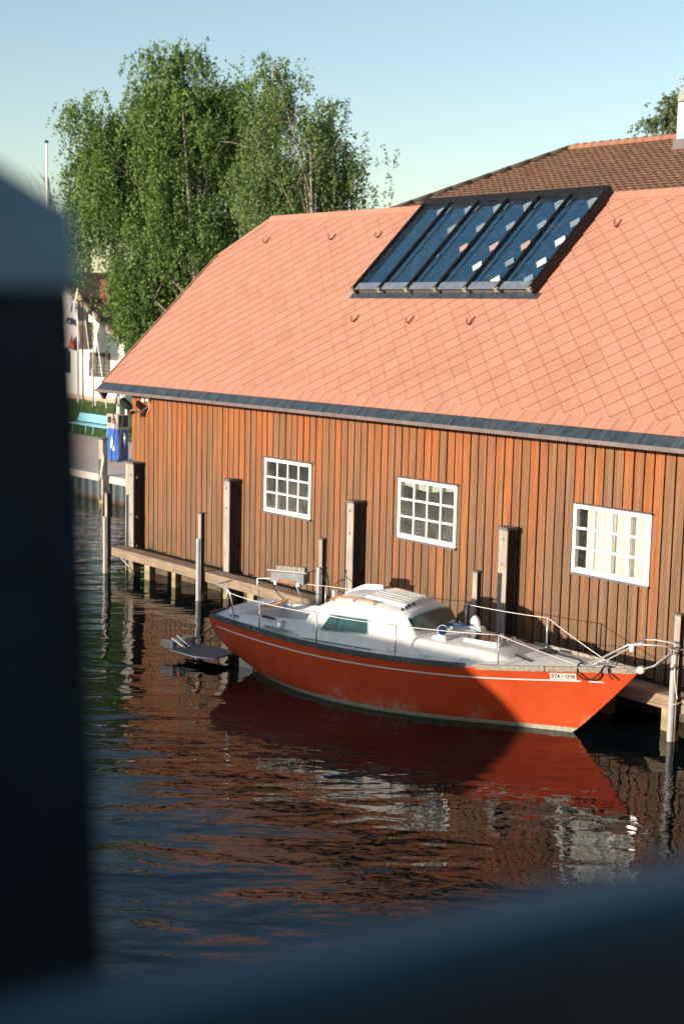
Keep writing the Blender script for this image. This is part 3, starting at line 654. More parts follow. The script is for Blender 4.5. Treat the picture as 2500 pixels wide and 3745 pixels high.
def sheer_z(s): return herm(SZ_S, SZ_Z, s)
boat = thing("sailing_boat", tuple(B(-2.5, 0, 0)), "small red and white sailing boat without mast moored along the boathouse", "sailing boat")
NU, NVV = 64, 16
hm = MB(); us = [0.5*(1-math.cos(math.pi*i/NU)) for i in range(NU+1)]
for sg in (-1, 1):
    rows = []
    for u in us:
        row = []
        for j in range(3):                    # below the water
            f = j/3; s, b_, z = hull_pt(u, 0); row.append(B(s*(1-.0)+(-.35+.0)*(1-f)*(1-u)*1.0 + (.5*(1-f))*u*.6, sg*b_*(f**.6 if j else .02), -.35*(1-f)))
        for j in range(NVV+1): s, b_, z = hull_pt(u, j/NVV); row.append(B(s, sg*b_, z))
        rows.append(row)
    hm.grid(rows)
rows = []
for j in range(NVV+1):                         # transom
    s, b_, z = hull_pt(1.0, j/NVV); rows.append([B(s-.02*(1-abs(k)), k*b_, z) for k in np.linspace(-1, 1, 9)])
hm.grid(rows)
import bmesh
def weld(mb, name, mat, parent, dist=.0008, auto=35):
    me = bpy.data.meshes.new(name); me.from_pydata(mb.v, [], mb.f); bm = bmesh.new(); bm.from_mesh(me); bmesh.ops.remove_doubles(bm, verts=bm.verts, dist=dist); bmesh.ops.recalc_face_normals(bm, faces=bm.faces); bm.to_mesh(me); bm.free()
    me.materials.append(mat); me.polygons.foreach_set("use_smooth", [True]*len(me.polygons)); me.set_sharp_from_angle(angle=math.radians(auto)); me.update(); return put(me, name, parent)
hull = weld(hm, "hull", HULL, boat)
# white stripe: long piece, a gap near the bow, a short piece
SCR = simple("scratch_pale", (.58, .22, .17), .6)
def stripe(sa, sb, v0, v1, name, mt=None, dv=0.0):
    rows0, rows1 = [], []
    for s_ in np.linspace(sa, sb, max(4, int(abs(sb-sa)*12))):
        zz = herm(SZ_S, SZ_Z, s_); a0 = hull_at(s_, zz*v0)+.004; a1 = hull_at(s_, zz*v1)+.004; w_ = dv*(s_-sa)/(sb-sa); rows0.append(B(s_, -a0, zz*(v0+w_))); rows1.append(B(s_, -a1, zz*(v1+w_)))
    MB().grid([rows0, rows1]).build(name, mt or WHITE, hull, smooth=True, fix=False)
stripe(-5.80, .205, .808, .832, "white_stripe"); stripe(.30, .478, .806, .828, "white_stripe")
for k_ in range(13):
    s_ = random.uniform(-5.0, -1.3); v_ = random.uniform(.35, .74); stripe(s_, s_+random.uniform(.10, .26), v_, v_+.006, "scratch", SCR, random.uniform(-.03, .012))
# registration plate
def hp_(s_, z, o): return B(s_, -(hull_at(s_, z)+o), z)
a, b_, c_, d_ = hp_(-.158, .800, .007), hp_(.158, .808, .007), hp_(.165, .903, .007), hp_(-.151, .895, .007)
PLN = np.cross(b_-a, d_-a); PLN /= np.linalg.norm(PLN)
plate = MB().prism([a, b_, c_, d_], PLN*.003).build("registration_plate", PLATE, hull)
ex = (b_-a)/np.linalg.norm(b_-a); ey = np.cross(PLN, ex); ctr = (a+b_+c_+d_)/4 + PLN*.0055
def place_text(body, size, c, ex, ey, nz, mat, name, parent, sx=1.0):
    me = text_mesh(body, mat, size); R = Matrix(((ex[0], ey[0], nz[0], c[0]), (ex[1], ey[1], nz[1], c[1]), (ex[2], ey[2], nz[2], c[2]), (0,0,0,1))) @ Matrix.Diagonal((sx, 1, 1, 1)); me.transform(R); return put(me, name, parent)
place_text("STA - 1218", .088, ctr, ex, ey, PLN, BLACKP, "lettering", hull, .74)
dc = ctr - ex*.018 + ey*.022; MB().prism([dc+ex*.010*math.cos(g_)+ey*.010*math.sin(g_)+PLN*.001 for g_ in np.linspace(0, 2*math.pi, 13)[:-1]], PLN*.001).build("sticker", YELP, hull)
# deck with a cockpit well
CK0, CK1, CKW = -5.32, -4.06, .56
ss = sorted(set([round(x_, 4) for x_ in np.linspace(-5.95, .92, 60)] + [CK0, CK1]))
def deck_z(s, t):
    b_ = max(sheer_b(s), .02); return sheer_z(s)-.012+.045*(1-(t/b_)**2)
dm = MB()
for sg in (-1, 1):
    for seg in ([s for s in ss if s <= CK0], [s for s in ss if CK0 <= s <= CK1], [s for s in ss if s >= CK1]):
        inner = CKW if seg[0] >= CK0 and seg[-1] <= CK1 else 0.0; rows = []
        for s in seg:
            bb = sheer_b(s); w_ = min(inner*(1.0 if s > -5.0 else .92), bb*.8); rows.append([B(s, sg*(w_+(bb-w_)*k/8), deck_z(s, w_+(bb-w_)*k/8)) for k in range(9)])
        dm.grid(rows)
deck = weld(dm, "deck", GEL, boat, .0015, 50)
ck = MB(); zf = .48
ci = [(CK0, -CKW*.92), (CK1, -CKW), (CK1, CKW), (CK0, CKW*.92)]
lo = [B(s+(.10 if s < -5 else -.0), t*.55, zf) for s, t in ci]; up = [B(s, t, deck_z(s, t)+.10) for s, t in ci]; seat = [B(s, t*.97, .70) for s, t in ci]; seat2 = [B(s, t*.58, .69) for s, t in ci]
for A_, B_ in ((up, seat), (seat, seat2), (seat2, lo)):
    for i in range(4): j = (i+1) % 4; ck.add([A_[i], A_[j], B_[j], B_[i]], [(0,1,2,3)])
ck.add(lo, [(0,1,2,3)]); ck.build("cockpit_well", GEL, boat)
for sg in (-1, 1):                                 # coamings
    m = MB(); rows = []
    for s in np.linspace(CK0-.02, CK1+.02, 10):
        t0 = sg*(CKW*(.92+.08*(s-CK0)/(CK1-CK0))); zt = deck_z(s, abs(t0)); hgt = .10+.10*(s-CK0)/(CK1-CK0)
        rows.append([B(s, t0-sg*.006, zt-.05), B(s, t0-sg*.006, zt+hgt), B(s, t0+sg*.05, zt+hgt+.005), B(s, t0+sg*.13, zt-.005)])
    m.grid(rows); m.build("coaming", GEL, boat, smooth=True, fix=False)
# stern lid
lid = []
for k in range(28):
    g_ = 2*math.pi*k/28; ce, se = math.cos(g_), math.sin(g_); lid.append((-5.52+.24*math.copysign(abs(ce)**.5, ce), .08+.52*math.copysign(abs(se)**.5, se)))
m = MB(); n = len(lid); rows = [[B(s, t, .93+.0) for s, t in lid], [B(s, t, 1.0) for s, t in lid], [B(-5.52+(s+5.52)*.94, .08+(t-.08)*.96, 1.02) for s, t in lid]]
for i in range(2):
    for k in range(n): j = (k+1) % n; m.add([rows[i][k], rows[i][j], rows[i+1][j], rows[i+1][k]], [(0,1,2,3)])
m.add(rows[2], [tuple(range(n))]); m.build("stern_locker_lid", GEL, boat)
# toe rail in lengths
for sg in (-1, 1):
    for sa, sb_ in ((-5.92, -4.9), (-4.9, -3.7), (-3.7, -2.5), (-2.5, -1.20), (-1.06, -.2), (-.2, .88)):
        rows = []
        for s in np.linspace(sa+.008, sb_-.008, 12):
            bb = max(sheer_b(s)-.004, .012); zz = sheer_z(s); iw = max(bb-.034, .001); rows.append([B(s, sg*(bb+.006), zz-.035), B(s, sg*(bb+.004), zz+.034), B(s, sg*iw, zz+.036), B(s, sg*iw, zz-.012)])
        m = MB().grid(rows); k = len(m.v); m.f += [(0,1,2,3), (k-4,k-3,k-2,k-1)]; m.build("toe_rail", TEAKD if sb_ < -1.1 else TEAK, boat)
rows = []
for k in np.linspace(-1, 1, 9): b_ = sheer_b(-5.94)*k; rows.append([B(-5.975+.015*abs(k), b_, .885), B(-5.975+.015*abs(k), b_, .945), B(-5.925+.015*abs(k), b_, .945), B(-5.925+.015*abs(k), b_, .885)])
MB().grid(rows).build("stern_rail_cap", BLACKP, boat)
# cabin
def cab_side(z): return .745 - (z-.90)*.34            # half breadth of the cabin side at height z
def cabin_section(s):
    f = max(0.0, min(1.0, (s+4.06)/.45)); zd = deck_z(s, .74)-.03
    ztop = float(np.interp(s, [-4.06,-3.62,-3.3,-2.9,-2.5,-2.36,-2.20,-2.12], [.98,1.40,1.425,1.42,1.395,1.37,1.12,1.05])); crown = float(np.interp(s, [-4.06,-3.62,-3.3,-2.6,-2.36,-2.2,-2.12], [.30,.10,.095,.07,.05,.06,.05]))
    nar = float(np.interp(s, [-4.06,-3.0,-2.55,-2.36,-2.12], [1.0,1.0,.985,.90,.86]))
    pts = []
    for q_ in (0, .35, .7, .9): z = zd+(ztop-.05-zd)*q_; pts.append((cab_side(z)*nar, z))
    w = cab_side(ztop-.05)*nar; pts += [(w-.018, ztop-.018), (w-.055, ztop+.004), (w*.75, ztop+crown*.55), (w*.4, ztop+crown*.88), (0, ztop+crown)]
    return pts
rows = []
for s in [-4.06,-3.95,-3.85,-3.75,-3.66,-3.6,-3.5,-3.3,-3.1,-2.9,-2.7,-2.55,-2.45,-2.38,-2.34,-2.28,-2.2,-2.14]:
    sec = cabin_section(s); rows.append([B(s, -t, z) for t, z in sec] + [B(s, t, z) for t, z in sec[::-1][1:]])
cm = MB().grid(rows); cabin = cm.build("cabin", GEL, boat, auto=48)
# companionway bulkhead is hidden behind the coaming; sliding hatch and ribbed garage on the roof
m = MB(); rows = []
for s in np.linspace(-3.18, -2.50, 8):
    zc = cabin_section(s)[-1][1]; rows.append([B(s, t, zc-.02-abs(t)*.05+h_) for t, h_ in ((-.36, -.02), (-.355, .05), (-.33, .062), (0, .075), (.33, .062), (.355, .05), (.36, -.02))])
m.grid(rows); m.f += [tuple(range(7)), tuple(range(len(m.v)-7, len(m.v)))]; m.build("sliding_hatch", GEL, cabin)
for k in range(7):
    t_ = -.28+k*.093; MB().tube([B(s, t_, cabin_section(s)[-1][1]-.02-abs(t_)*.05+.075-.011*abs(t_)) for s in np.linspace(-3.12, -2.56, 5)], .003, 6).build("rib", GEL, cabin)
m = MB(); rows = []
for s in np.linspace(-3.98, -3.30, 8):
    zc = cabin_section(s)[-1][1]; rows.append([B(s, .30, zc-.06), B(s, .30, zc+.055), B(s, .27, zc+.058), B(s, .27, zc-.06)])
m.grid(rows); m.f += [(0,1,2,3), (len(m.v)-4, len(m.v)-3, len(m.v)-2, len(m.v)-1)]; m.build("hatch_coaming", GEL, cabin)
for sg in (-1, 1):
    pth = [B(s, sg*.50, cabin_section(s)[6][1]+.03) for s in np.linspace(-3.72, -2.90, 9)]; MB().tube(pth, .013, 8).build("handrail", VARN, cabin, smooth=True)
    for s in (-3.66, -3.3, -2.95): MB().tube([B(s, sg*.50, cabin_section(s)[6][1]-.03), B(s, sg*.50, cabin_section(s)[6][1]+.03)], .012, 6).build("handrail_foot", VARN, cabin)
    # side windows: rim and pane with rounded corners
    cor = [(-3.71, 1.02), (-2.93, 1.06), (-2.965, 1.245), (-3.60, 1.222)]
    def rounded(cor, grow, r=.035):
        cx = sum(p[0] for p in cor)/4; cz = sum(p[1] for p in cor)/4; P_ = [(cx+(p[0]-cx)*(1+grow/.35), cz+(p[1]-cz)*(1+grow/.1)) for p in cor]; out = []
        for i in range(4):
            p, a_, b2 = np.array(P_[i]), np.array(P_[i-1]), np.array(P_[(i+1) % 4]); da = (a_-p)/np.linalg.norm(a_-p)*r; db = (b2-p)/np.linalg.norm(b2-p)*r
            for t in np.linspace(0, 1, 6): out.append(tuple((1-t)**2*(p+da)+2*t*(1-t)*p+t*t*(p+db)))
        return out
    for gname, gr, off, mt_ in (("window_rim", .022, .006, TEAL), ("side_window", 0.0, .013, GLASS_B)):
        P_ = [B(s, sg*(cab_side(z)+off), z) for s, z in rounded(cor, gr)]; MB().prism(P_, B(0, -sg*.02, 0)-B(0, 0, 0)).build(gname, mt_, cabin)
    for s, z in [(-3.66+.09*k, 1.005+.0046*k) for k in range(8)] + [(-3.58+.09*k, 1.243+.003*k) for k in range(7)]:
        MB().tube([B(s, sg*(cab_side(z)+.004), z), B(s, sg*(cab_side(z)+.010), z)], .006, 6).build("rivet", STEELD, cabin)
# windscreen across the cabin front
wsr = [(-.53, 1.200, 1.325), (-.30, 1.178, 1.355), (0, 1.165, 1.365), (.30, 1.178, 1.355), (.53, 1.200, 1.325)]
def front_s(z): return float(np.interp(z, [1.05, 1.17, 1.42], [-2.12, -2.19, -2.355]))+.030
for gname, gr, off, mt_ in (("windscreen_rim", .016, .0, TEAL), ("windscreen", 0, .010, GLASS_B)):
    lo_ = [B(front_s(z0-gr)+off-abs(t)*.05, t*(1+gr/.5), z0-gr) for t, z0, z1 in wsr]; hi_ = [B(front_s(z1+gr)+off-abs(t)*.05, t*(1+gr/.5), z1+gr) for t, z0, z1 in wsr]
    m = MB().grid([lo_, hi_]); m.grid([[p-np.array([cB, sB, 0])*.05 for p in lo_], [p-np.array([cB, sB, 0])*.05 for p in hi_]]); m.grid([lo_, [p-np.array([cB, sB, 0])*.05 for p in lo_]]); m.grid([hi_, [p-np.array([cB, sB, 0])*.05 for p in hi_]]); m.build(gname, mt_, cabin, smooth=False)
for t, z in ((-.45, 1.425), (-.36, 1.437), (-.27, 1.447), (-.15, 1.455)):
    MB().tube([B(-2.50, t, z-.02), B(-2.50, t, z+.028)], [.022, .016], 10).build("cabin_fitting", BLACKP, cabin)
MB().tube([B(-3.72, -.38, 1.42), B(-3.72, -.38, 1.53)], [.05, .042], 14).tube([B(-3.72, -.38, 1.53), B(-3.72, -.38, 1.55)], [.05, .05], 14).build("winch", STEEL, cabin, auto=40)
# fore trunk
def trunk(s): return float(np.interp(s, [-2.2,-1.6,-1.05,-.82], [.64,.58,.47,.36])), float(np.interp(s, [-2.2,-1.9,-1.1,-.95,-.82], [1.10,1.085,1.045,1.02,.94]))
rows = []
for s in np.linspace(-2.2, -.82, 12):
    w, zt = trunk(s); half = [(w+.09, deck_z(s, w+.09)-.015), (w+.03, zt-.045), (w-.01, zt-.012), (w-.06, zt), (w*.5, zt+.016), (0, zt+.022)]
    rows.append([B(s, -t, z) for t, z in half] + [B(s, t, z) for t, z in half[::-1][1:]])
tr = MB().grid(rows); tr.f.append(tuple(len(tr.v)-11+i for i in range(11))); trk = tr.build("fore_trunk", GEL, boat, auto=40)
# fore hatch with smoked perspex
z_h = 1.075; fr_ = [(-1.58, -.30), (-1.07, -.28), (-1.07, .28), (-1.58, .30)]
MB().prism([B(s, t, z_h-.03) for s, t in fr_], (0, 0, .045)).build("fore_hatch", GEL, trk)
MB().prism([B(s*.985-.02, t*.95, z_h+.017) for s, t in fr_], (0, 0, .030)).build("hatch_frame", PLATE, trk)
MB().prism([B(s*.97-.04, t*.90, z_h+.048) for s, t in fr_], (0, 0, .010)).build("hatch_pane", simple("dark_perspex", (.035, .035, .038), .06, 0, .2, 5, spec=.9), trk)
for t in (-.22, 0, .22): MB().tube([B(-1.055, t, z_h), B(-1.055, t, z_h+.05)], .022, 8).build("hatch_hinge", STEEL, trk)
# ventilator cowls on dorade boxes
def vent(s, t, face, name, parent):
    b0 = [B(s+a_, t+c2, 1.055) for a_, c2 in ((-.13, -.09), (.13, -.09), (.13, .09), (-.13, .09))]; b1 = [B(s+a_*.75, t+c2*.75, 1.135) for a_, c2 in ((-.13, -.09), (.13, -.09), (.13, .09), (-.13, .09))]
    MB().add(b0+b1, BF).build("vent_box", GEL, parent)
    d = np.array([math.cos(face), math.sin(face)]); pth = []; rr = []
    for q_ in np.linspace(0, 1, 9):
        an = q_*math.radians(80); pth.append(B(s-d[0]*.02+d[0]*.085*(1-math.cos(an)), t-d[1]*.02+d[1]*.085*(1-math.cos(an)), 1.13+.055+.085*math.sin(an)-.05)); rr.append(.045+.032*q_**1.5)
    pth = [B(s-d[0]*.02, t-d[1]*.02, 1.12)] + pth; rr = [.047] + rr
    MB().tube(pth, rr, 16).build("cowl", WHITE, parent, auto=60)
    e_ = pth[-1]; e2 = e_ + (pth[-1]-pth[-2])/np.linalg.norm(pth[-1]-pth[-2])*.004; MB().tube([e_, e2], rr[-1]*.88, 16).build("cowl_mouth", simple("cowl_blue", (.01, .03, .12), .4), parent)
vent(-1.87, -.40, math.radians(-50), "vent", trk); vent(-1.80, .46, math.radians(170), "vent", trk)
# stanchions, pulpit, pushpit, lifelines
def stanch(s, t, top): 
    zb = deck_z(s, t); MB().tube([B(s, t, zb-.01), B(s, t, top)], .0115, 8).build("stanchion", STEEL, boat, smooth=True); MB().tube([B(s, t, zb), B(s, t, zb+.03)], [.03, .018], 8).build("stanchion_foot", STEEL, boat)
ST = [(-4.75, .845, 1.305), (-3.58, 1.02, 1.315), (-2.27, .97, 1.322), (-.80, .72, 1.358)]
for s, t, z in ST:
    stanch(s, -t, z); stanch(s, t, z)
pA = [B(.22, -.26, .98), B(.84, -.24, 1.38), B(1.00, -.225, 1.405), B(1.30, -.20, 1.425), B(1.385, -.15, 1.405), B(1.37, -.06, 1.33), B(1.12, -.03, 1.10), B(.90, -.02, 1.0)]
pB = [B(.30, .25, .98), B(.874, .235, 1.365), B(1.02, .22, 1.39), B(1.30, .19, 1.39), B(1.385, .14, 1.37), B(1.37, .06, 1.31), B(1.12, .03, 1.09), B(.90, .02, 1.0)]
for p_ in (pA, pB): MB().tube(p_, .0135, 8).build("pulpit_rail", STEEL, boat, smooth=True)
MB().tube([B(.84, -.24, 1.38), B(.874, .235, 1.365)], .010, 8).build("pulpit_bar", STEEL, boat, smooth=True)
MB().bbox(tuple(B(.86, -.25, 1.30)), tuple(B(.86, -.25, 1.30)+np.array([.06, .05, .075])), .006).build("bow_light", PLATE, boat)
MB().tube([B(.93, -.035, 1.015), B(.93, .035, 1.015)], .05, 14).build("bow_roller", STEEL, boat, auto=40); MB().prism([B(.70, -.045, .985), B(.98, -.03, .985), B(.98, .03, .985), B(.70, .045, .985)], (0, 0, .03)).build("stem_fitting", STEELD, boat)
qa = [B(-5.467, -.55, .90), B(-5.555, -.55, 1.28), B(-5.60, -.545, 1.335), B(-5.87, -.50, 1.381)]
qa2 = [B(-5.92, -.18, .92), B(-5.90, -.19, 1.36)]; qa3 = [B(-5.87, -.50, 1.381), B(-5.88, -.10, 1.381)]
qb = [B(-5.85, .55, .92), B(-5.93, .60, 1.31), B(-5.70, .70, 1.325), B(-5.42, .78, 1.325), B(-5.33, .80, 1.30), B(-5.10, .80, .90)]
for nm, p_ in (("pushpit_rail", qa), ("pushpit_rail", qa2), ("pushpit_rail", qa3), ("pushpit_rail", qb)): MB().tube(p_, .0135, 8).build(nm, STEEL, boat, smooth=True)
for sg, first, last in ((-1, B(-5.555, -.55, 1.29), B(.25, -.26, .99)), (1, B(-5.33, .80, 1.30), B(.32, .25, 1.0))):
    pts = [first] + [B(s, sg*t, z-.006) for s, t, z in ST] + [last]
    for i in range(len(pts)-1):
        a_, b2 = pts[i], pts[i+1]; MB().tube([a_+(b2-a_)*k - np.array([0,0,.012])*4*k*(1-k) for k in np.linspace(0, 1, 7)], .0052, 6).build("lifeline", PLATE, boat, smooth=True)
# cleats, winches, blocks
def winch(s, t, z):
    MB().tube([B(s, t, z), B(s, t, z+.02), B(s, t, z+.07), B(s, t, z+.095)], [.062, .052, .04, .055], 16).build("winch", STEEL, boat, auto=40)
winch(-4.50, -.66, .93); winch(-4.50, .70, .93)
MB().tube([B(-4.62, -.64, 1.03), B(-4.86, -.62, 1.035)], [.016, .022], 8).build("winch_handle", BLACKP, boat)
for s, t in ((-3.0, -.93), (-2.45, -.80), (-1.93, -.78), (-5.6, -.45), (.35, 0), (.35, -.12), (-1.4, -.72)):
    z = deck_z(s, t); MB().tube([B(s-.06, t, z+.035), B(s+.06, t, z+.035)], .010, 8).tube([B(s-.025, t, z-.005), B(s-.025, t, z+.035)], .009, 6).tube([B(s+.025, t, z-.005), B(s+.025, t, z+.035)], .009, 6).build("cleat", STEEL, boat, smooth=True)
MB().tube([B(-3.9, -.93, .895), B(-2.7, -.93, .90)], .007, 6).build("jib_track", BLACKM, boat)
MB().prism([B(-4.75, -.74, .905), B(-4.28, -.80, .905), B(-4.28, -.74, .905), B(-4.75, -.68, .905)], (0, 0, .02)).build("deck_pad", STEELD, boat)
# tiller
MB().tube([B(-5.36, 0, 1.02), B(-5.10, 0, 1.09), B(-4.86, 0, 1.19)], [.026, .024, .018], 8).build("tiller", VARN, boat, smooth=True); MB().tube([B(-5.40, -.05, 1.03), B(-5.05, -.05, 1.15)], .014, 8).build("tiller_extension", STEELD, boat)
# stern platform and ladder
pl = MB().prism([B(-6.95, -.30, .115), B(-6.42, -.34, .105), B(-6.05, -.30, .115), B(-6.05, .30, .115), B(-6.95, .28, .125)], (0, 0, .022)).build("stern_platform", simple("platform_wood", (.14, .14, .135), .9, 0, .5, 16, stretch=(1, 5, 1)), boat)
MB().tube([B(-6.97, .28, .13), B(-6.97, -.32, .13), B(-6.42, -.37, .115), B(-6.02, -.32, .13)], .016, 8).build("platform_rim", STEEL, pl, smooth=True)
for t in (-.30,): MB().obox((B(-6.0, t, .70)+B(-6.78, t, .17))/2, (B(-6.0, t, .70)-B(-6.78, t, .17))/2, (B(0, .02, 0)-B(0, 0, 0)), np.array([.01, 0, .015])).build("platform_strut", STEELD, boat)
MB().obox((B(-5.98, .28, .62)+B(-6.80, .28, .17))/2, (B(-5.98, .28, .62)-B(-6.80, .28, .17))/2, (B(0, .02, 0)-B(0, 0, 0)), np.array([.01, 0, .015])).build("platform_strut", STEELD, boat)
for t in (-.22, .05, .25): MB().obox(B(-7.06, t, .20), B(.10, 0, 0)-B(0, 0, 0), B(0, .05, 0)-B(0, 0, 0), np.array([0, 0, .055])).build("motor_bracket", STEELD, pl)
MB().prism([B(-7.24, -.26, .16), B(-7.0, -.26, .16), B(-6.96, -.26, .29), B(-7.22, -.26, .27)], B(0, .02, 0)-B(0, 0, 0)).build("bracket_plate", STEELD, pl)
MB().tube([B(-7.0, -.24, .31), B(-6.72, -.24, .19)], .02, 8).tube([B(-7.02, -.1, .33), B(-6.75, -.1, .19)], .014, 8).build("bracket_arm", STEEL, pl)
# orange glints of old varnish: rudder head below the stern
MB().prism([B(-5.75, -.02, -.3), B(-5.45, -.02, -.3), B(-5.55, -.02, .30), B(-5.82, -.02, .42)], B(0, .04, 0)-B(0, 0, 0)).build("rudder", STEELD, boat)
# loose gear
t = thing("barbecue", tuple(B(-5.15, .70, 1.34)), "grey box barbecue hanging on the boat's stern rail", "barbecue")
ax = (B(1, .22, 0)-B(0, 0, 0)); ax /= np.linalg.norm(ax); ay = np.array([-ax[1], ax[0], 0]); cc = B(-5.42, .80, 1.37)
MB().obox(cc, ax*.29, ay*.12, np.array([0, 0, .085])).build("tray", simple("bbq_grey", (.16, .18, .19), .5, .4, .2, 9), t)
MB().obox(cc-ay*.125+np.array([0, 0, -.055]), ax*.15, ay*.005, np.array([0, 0, .022])).build("rust_panel", simple("rusty_panel", (.40, .16, .08), .8, 0, .4, 20), t)
MB().obox(cc+ay*.06+np.array([0, 0, .125]), ax*.25, ay*.055, np.array([0, 0, .04])).build("charcoal_lid", simple("ash_lid", (.30, .27, .22), .9, 0, .7, 40), t)
MB().tube([cc-ax*.36-ay*.10+np.array([0, 0, .10]), cc+ax*.33-ay*.10+np.array([0, 0, .10])], .012, 8).build("spit", STEEL, t)
for sx in (-.2, .2): MB().obox(cc+ax*sx-ay*.128+np.array([0, 0, -.09]), ax*.025, ay*.01, np.array([0, 0, .03])).build("clamp", STEELD, t)
# ropes
def rope(pts, r, mat, label, wob=0.0, smoothn=40, name="rope"):
    P_ = np.array(pts); out = []
    n = len(P_)
    for k in range(n-1):
        p0, p1, p2, p3 = P_[max(k-1, 0)], P_[k], P_[k+1], P_[min(k+2, n-1)]
        for u in np.linspace(0, 1, 8)[:-1]: out.append(.5*((2*p1)+(-p0+p2)*u+(2*p0-5*p1+4*p2-p3)*u*u+(-p0+3*p1-3*p2+p3)*u**3))
    out.append(P_[-1]); return MB().tube(out, r, 7).build(name, mat, smooth=True, label=label, cat="rope")
dz = lambda s, t, o=.014: B(s, t, deck_z(s, t)+o)
coil = [dz(-.55+.14*math.cos(g_)*(1-.03*g_/3), .28+.10*math.sin(g_), .014+.006*g_/3) for g_ in np.linspace(0, 15, 40)]
rope(coil + [dz(-.30, .20), dz(0, .05), dz(.15, -.12), dz(.18, -.30, .06), B(.20, -.37, .93), B(.26, -.345, .86), B(.36, -.31, .85), B(.45, -.26, .92), dz(.50, -.20, .06), dz(.58, -.1), dz(.56, -.20, .05), B(.58, -.21, .93), B(.63, -.20, .87)], .011, ROPEB, "black mooring rope coiled on the foredeck and looped over the bow edge")
rope([dz(-.98, -.05, .03), dz(-.70, -.22), dz(-.50, -.33)], .013, ROPEB, "short thick black rope end lying on the foredeck")
rope([B(-2.02+.10*math.cos(g_), .22+.12*math.sin(g_*1.3), 1.135+.012*math.sin(g_*3)+.004*g_) for g_ in np.linspace(0, 13, 34)] + [B(-1.7, .30, 1.11), B(-1.62, .12, 1.11)], .009, simple("blue_rope", (.03, .16, .34), .8), "tangle of blue rope in front of the windscreen")
rope([B(-2.0+.06*math.cos(g_*2), .02+.10*math.sin(g_), 1.14+.012*math.sin(g_*2)) for g_ in np.linspace(0, 9, 24)], .009, ROPEW, "tangle of pale line in front of the windscreen")
rope([(-11.40, 15.12, 1.30), (-11.36, 15.06, 1.12), (-11.33, 15.04, .86), (-11.28, 15.05, .62)], .008, ROPEW, "pale rope end hanging down the bow pole")
rope([B(1.36, .0, 1.32), (-11.40, 15.0, 1.28), (-11.47, 15.14, 1.28), (-11.36, 15.13, 1.25), (-11.36, 15.27, 1.27), (-11.48, 15.27, 1.27), (-11.50, 15.12, 1.26), B(1.38, .02, 1.29)], .009, ROPEW, "pale rope tying the boat's pulpit to the bow pole")
rope([(-11.43+.07*math.cos(g_), 15.19+.09*math.sin(g_), .52+.01*math.sin(g_)) for g_ in np.linspace(0, 2*math.pi, 14)], .009, ROPEW, "pale rope ring around the bow pole above the water")
rope([(-19.06+.05+.075*math.cos(g_), 15.20+.075*math.sin(g_), 1.20+.006*g_/6) for g_ in np.linspace(0, 12.5, 26)] + [(-18.92, 15.25, 1.05), (-18.90, 15.27, .8), (-18.92, 15.26, .66)], .013, ROPEB, "black rope wound round the pole behind the cockpit")
rope([(-19.05, 15.14, 1.16), (-19.6, 14.6, .92), B(-5.30, .62, .96)], .009, ROPEB, "black mooring line from the pole to the boat's stern")
rope([(-18.95, 15.14, 1.12), (-18.3, 14.8, .95), B(-4.62, .90, .92)], .009, ROPEB, "black spring line from the pole to the boat's side deck")
rope([dz(.62, .02), dz(.80, .0, .03), B(1.05, 0, 1.05), B(1.22, .03, 1.18), B(1.34, .03, 1.30)], .004, ROPEB, "thin black line lashed to the pulpit")

# ================================================================== quay side: pump, benches, house
t = thing("fuel_pump", (-39.95, 23.4, QZ), "blue and grey fuel pump with a white sail emblem on the quay", "fuel pump")
MB().bbox((-40.28, 23.215, QZ+.02), (-39.60, 23.60, 1.84), .01).build("cabinet", BLUEP, t); MB().bbox((-40.30, 23.20, 1.842), (-39.59, 23.615, 2.31), .012).build("head", GREYP, t)
MB().box((-39.589, 23.24, 1.90), (-39.583, 23.58, 2.27)).build("shaded_head_side", BLACKM, t); MB().box((-39.599, 23.24, QZ+.05), (-39.592, 23.57, 1.80)).build("shaded_cabinet_side", simple("navy_shade", (.02, .05, .20), .5), t)  # dark sheets put the shade of the pump's unlit side into colour
MB().box((-40.20, 23.192, 2.02), (-40.0, 23.199, 2.22)).build("display", BLACKP, t); MB().box((-39.93, 23.190, 2.12), (-39.74, 23.199, 2.17)).build("slot", BLACKP, t); MB().box((-39.92, 23.193, 2.0), (-39.76, 23.199, 2.115)).build("red_label", REDP, t); MB().box((-39.94, 23.193, 1.89), (-39.74, 23.199, 1.995)).build("white_label", PLATE, t)
MB().prism([(-40.0, 23.214, 1.62), (-39.80, 23.214, 1.16), (-39.90, 23.214, 1.13), (-40.06, 23.214, 1.22)], (0, -.004, 0)).build("sail_emblem", WHITE, t);
MB().box((-39.95, 23.25, .70), (-39.62, 23.55, QZ+.018)).build("base", BLACKM, t)
for xx, zt in ((-39.95, 2.70), (-39.84, 2.55), (-39.46, 2.62)): MB().tube([(xx, 23.4, 2.31), (xx, 23.4, zt)], .028 if xx < -39.9 else .018, 8).build("mast_pipe", PLATE, t)
GH = simple("green_hose", (.02, .10, .07), .5)
MB().tube([(-39.70+.24*math.cos(g_), 23.36, 2.72+.25*math.sin(g_)) for g_ in np.linspace(math.pi, 0, 14)] + [(-39.44, 23.3, 2.2), (-39.42, 23.2, 1.6), (-39.3, 23.1, 1.1), (-39.15, 23.1, .86)], .020, 8).build("hose", BLACKP, t, smooth=True)
MB().tube([(-39.94, 23.36, 2.72), (-39.86, 23.2, 2.3), (-39.62, 23.12, 1.95), (-39.66, 23.10, 1.5), (-39.78, 23.08, 1.1), (-39.72, 23.06, .80), (-39.5, 23.06, .70), (-39.38, 23.1, .90), (-39.36, 23.3, 1.4)], .020, 8).build("hose", BLACKP, t, smooth=True)
